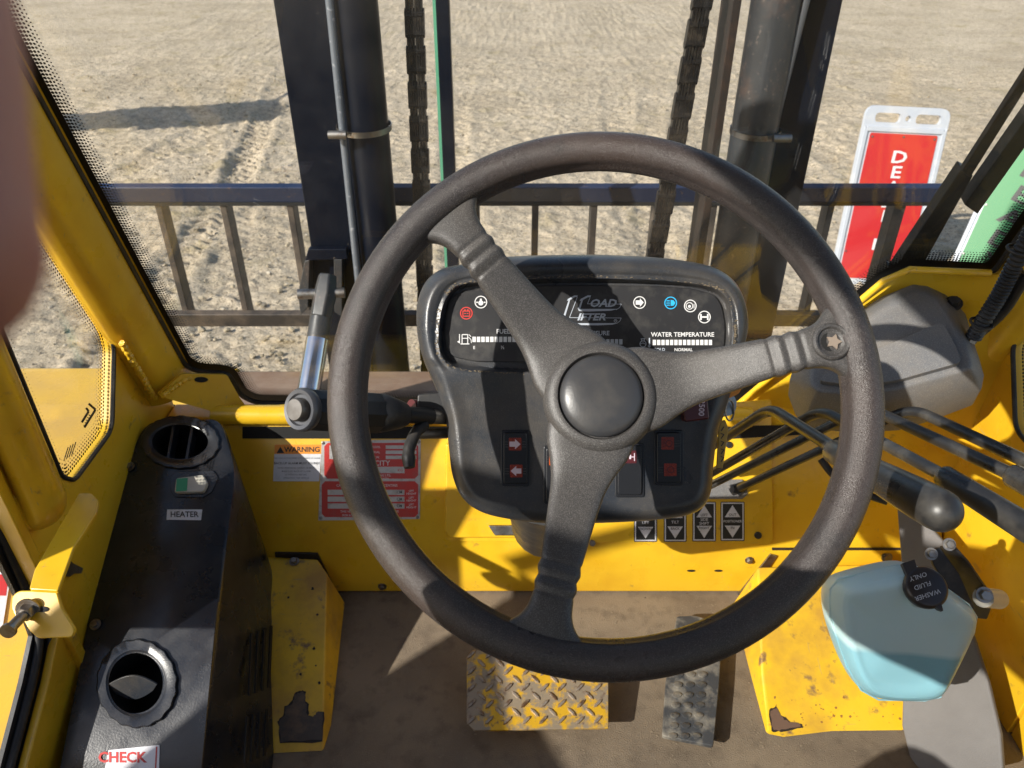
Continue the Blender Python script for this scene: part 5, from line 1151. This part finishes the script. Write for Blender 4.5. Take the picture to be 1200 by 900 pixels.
# ------------------------------------------------------------------ signs
def aframe(label, corners, letters, field, lcol, size, ang, cen_pts, peg=True, tt=None):
    """corners: bl, br, tr, tl world points"""
    bl, br_, tr, tl = corners; base = (bl + br_) / 2; base.z = 0
    s_ = thing('sandwich_board', label, 'sign', base)
    n_ = (br_ - bl).cross(tl - bl).normalized()
    if n_.dot(CAM - bl) < 0: n_ = -n_
    def uv(u, v, off=0): return (bl * (1 - u) + br_ * u) * (1 - v) + (tl * (1 - u) + tr * u) * v + n_ * off
    def poly(pts, off=0): return [uv(u, v, off) for u, v in pts]
    outer = fillet(poly([(0, 0), (1, 0), (1, 1), (0, 1)]), [.01, .01, .07, .07], 6)
    h1 = fillet(poly([(.12, .915), (.42, .915), (.42, .965), (.12, .965)]), .03, 5); h2 = fillet(poly([(.60, .915), (.90, .915), (.90, .965), (.60, .965)]), .03, 5)
    h3 = [uv(.51 + .035 * math.cos(q), .94 + .016 * math.sin(q)) for q in [k * math.pi / 5 for k in range(10)]]
    obj('board', bm_holed(outer, [h1, h2, h3], -n_ * .03), M['signwhite'], s_, bevel=.004)
    back = [p.lerp(q, .14) - n_ * .05 for p, q in ((tl, bl), (tr, br_))]
    bb = [p + V((n_.x, n_.y, 0)).normalized() * -.38 for p in (bl, br_)]
    obj('rear_board', bm_prism([back[0].lerp(back[1], .25), back[0].lerp(back[1], .95), bb[0].lerp(bb[1], .95), bb[0].lerp(bb[1], .4)], -n_ * .02), M['signwhite'], s_)
    # raised rim
    pf = obj('face_panel', bm_prism(fillet(poly([(.09, .04), (.91, .04), (.90, .86), (.10, .86)], .004), .012, 3), -n_ * .004), field, s_)
    rim = [(poly([(0.01, 0.005), (.055, .005), (.06, .87), (.01, .90)], .012)), (poly([(.945, .005), (.99, .005), (.99, .90), (.94, .87)], .012)), (poly([(.04, .868), (.96, .868), (.96, .895), (.04, .895)], .012))]
    bm = bmesh.new()
    for q in rim: bm_prism(q, -n_ * .013, bm)
    obj('rim', bm, M['signwhite'], s_, bevel=.004)
    for u, v in ((.13, .84), (.5, .845), (.87, .84), (.12, .5), (.88, .5), (.11, .2), (.89, .2)):
        obj('rivet', bm_lathe([(.008, 0), (.006, .004), (0, .005)], uv(u, v, .004), n_, 10), M['steel'], pf)
    for ch, (u, v) in zip(letters, cen_pts):
        cu = bpy.data.curves.new('t', 'FONT'); cu.body = ch; cu.align_x = 'CENTER'; cu.align_y = 'CENTER'; cu.size = size; cu.offset = size * .022; cu.resolution_u = 2
        to = bpy.data.objects.new('t', cu); me = bpy.data.meshes.new_from_object(to); bpy.data.objects.remove(to); bpy.data.curves.remove(cu)
        ex = (br_ - bl).normalized(); ey = n_.cross(ex)
        if ey.z < 0: ey = -ey
        o_ = uv(u, v, .006)
        for vv in me.vertices: vv.co = o_ + ex * vv.co.x * 1.35 + ey * vv.co.y
        obj('letter', me, lcol, pf, smooth=0)
    return s_
yb, yt = 5.10, 5.28
def YP(px, py, yy): return Plane((0, yy, 0), (0, -1, 0))(px, py)
zg = .02
c1 = [YP(972, 332, yb), YP(1068, 336, yb), YP(1116, 128, yt), YP(1017, 123, yt)]
d1 = aframe('red sandwich board with vertical white DEADLINE lettering, standing on the dirt beyond the backrest', c1, 'DEADLINE', M['signred'], M['white'], .112, 0, [(.50, .735 - .082 * k) for k in range(8)])
c2 = [YP(1104, 330, 4.95), YP(1182, 372, 4.65), None, YP(1192, 136, 5.3)]; c2[2] = c2[3] + (c2[1] - c2[0]) * .92
aframe('green sandwich board reading READY, half behind the wiper at the right', c2, 'READY', M['signgreen'], M['ink'], .15, 0, [(.50, .76 - .135 * k) for k in range(5)])

# ------------------------------------------------------------------ unseen machine added at a guess so its boom shades the dirt
tl = thing('shadow_caster', 'unseen yellow telehandler parked to the left with its boom raised', 'shadow_caster', (-11.5, 6.6, 0))
def beam(a_, b_, w0, h0, w1, h1):
    a_, b_ = V(a_), V(b_); d = (b_ - a_).normalized(); sx_ = d.cross(V((0, 0, 1))).normalized(); uz = sx_.cross(d)
    return bm_loft([[p + sx_ * (q[0] * w / 2) + uz * (q[1] * h / 2) for q in ((-1, -1), (1, -1), (1, 1), (-1, 1))] for p, w, h in ((a_, w0, h0), (b_, w1, h1))])
obj('boom', beam((-12.6, 6.2, 2.2), (-8.0, 6.75, 3.35), .45, .95, .4, .9), M['fender'], tl, bevel=.02)
obj('carriage', beam((-8.1, 6.75, 3.35), (-7.1, 6.9, 3.1), .9, .9, .5, .35), M['black'], tl, bevel=.02)
obj('fork', beam((-7.4, 7.1, 3.0), (-6.9, 8.4, 3.1), .12, .12, .10, .05), M['black'], tl)
obj('body', bm_box(V((-12.0, 6.3, 1.25)), 3.4, 1.9, 1.0), M['fender'], tl, bevel=.08)
obj('cabin', bm_box(V((-12.2, 5.75, 2.2)), 1.4, .85, 1.1), M['liner'], tl, bevel=.06)
for wx_ in (-13.2, -10.9):
    for wy_ in (5.3, 7.3): obj('wheel', bm_lathe([(0, -.2), (.35, -.22), (.6, -.22), (.66, -.12), (.66, .12), (.6, .22), (.35, .22), (0, .2)], V((wx_, wy_, .66)), V((0, 1, 0)), 32), M['black'], tl)
# ------------------------------------------------------------------ the photographer's fingertip over the lens edge
fg = thing('fingertip', 'blurred pink fingertip of the photographer covering the upper left edge of the view', 'finger', at(-120, 200, .05))
prf = []; ctr0 = at(-128, 285, .050); up_ = (at(-260, -700, .062) - ctr0).normalized(); Lf = .075
rg = []
u_, v_ = basis(up_)
for k in range(40):
    s_ = k / 39; z_ = -.0085 + s_ * Lf
    if z_ < 0: rr = .0088 * math.sqrt(max(0, 1 - (z_ / .0086) ** 2)) + .0001
    else: rr = .0088 + .0012 * ss(z_ / .025) - .0006 * math.exp(-((z_ - .024) / .006) ** 2) + .0002 * math.sin(z_ * 2200) * math.exp(-((z_ - .024) / .003) ** 2)
    rg.append([ctr0 + up_ * z_ + (u_ * math.cos(q) + v_ * math.sin(q) * .92) * rr for q in [2 * math.pi * j / 28 for j in range(28)]])
obj('skin', bm_loft(rg), M['skin'], fg, smooth=60)
nd = (-RT * .95 + FWD * .3).normalized(); nd = (nd - up_ * nd.dot(up_)).normalized(); ns = up_.cross(nd); gr = []
for k in range(9):
    z_ = -.004 + .0135 * k / 8; w_ = .0058 * (1 - .25 * abs(k - 4) / 4)
    gr.append([ctr0 + up_ * z_ + nd * (math.sqrt(max(1e-9, .0090 ** 2 - (w_ * q) ** 2)) + .0001) + ns * w_ * q for q in [j / 4 - 1 for j in range(9)]])
bm = bmesh.new(); vv = [[bm.verts.new(p) for p in r_] for r_ in gr]
for i in range(8):
    for j in range(8): bm.faces.new((vv[i][j], vv[i][j + 1], vv[i + 1][j + 1], vv[i + 1][j]))
obj('nail', bm, M['ivory'], fg)
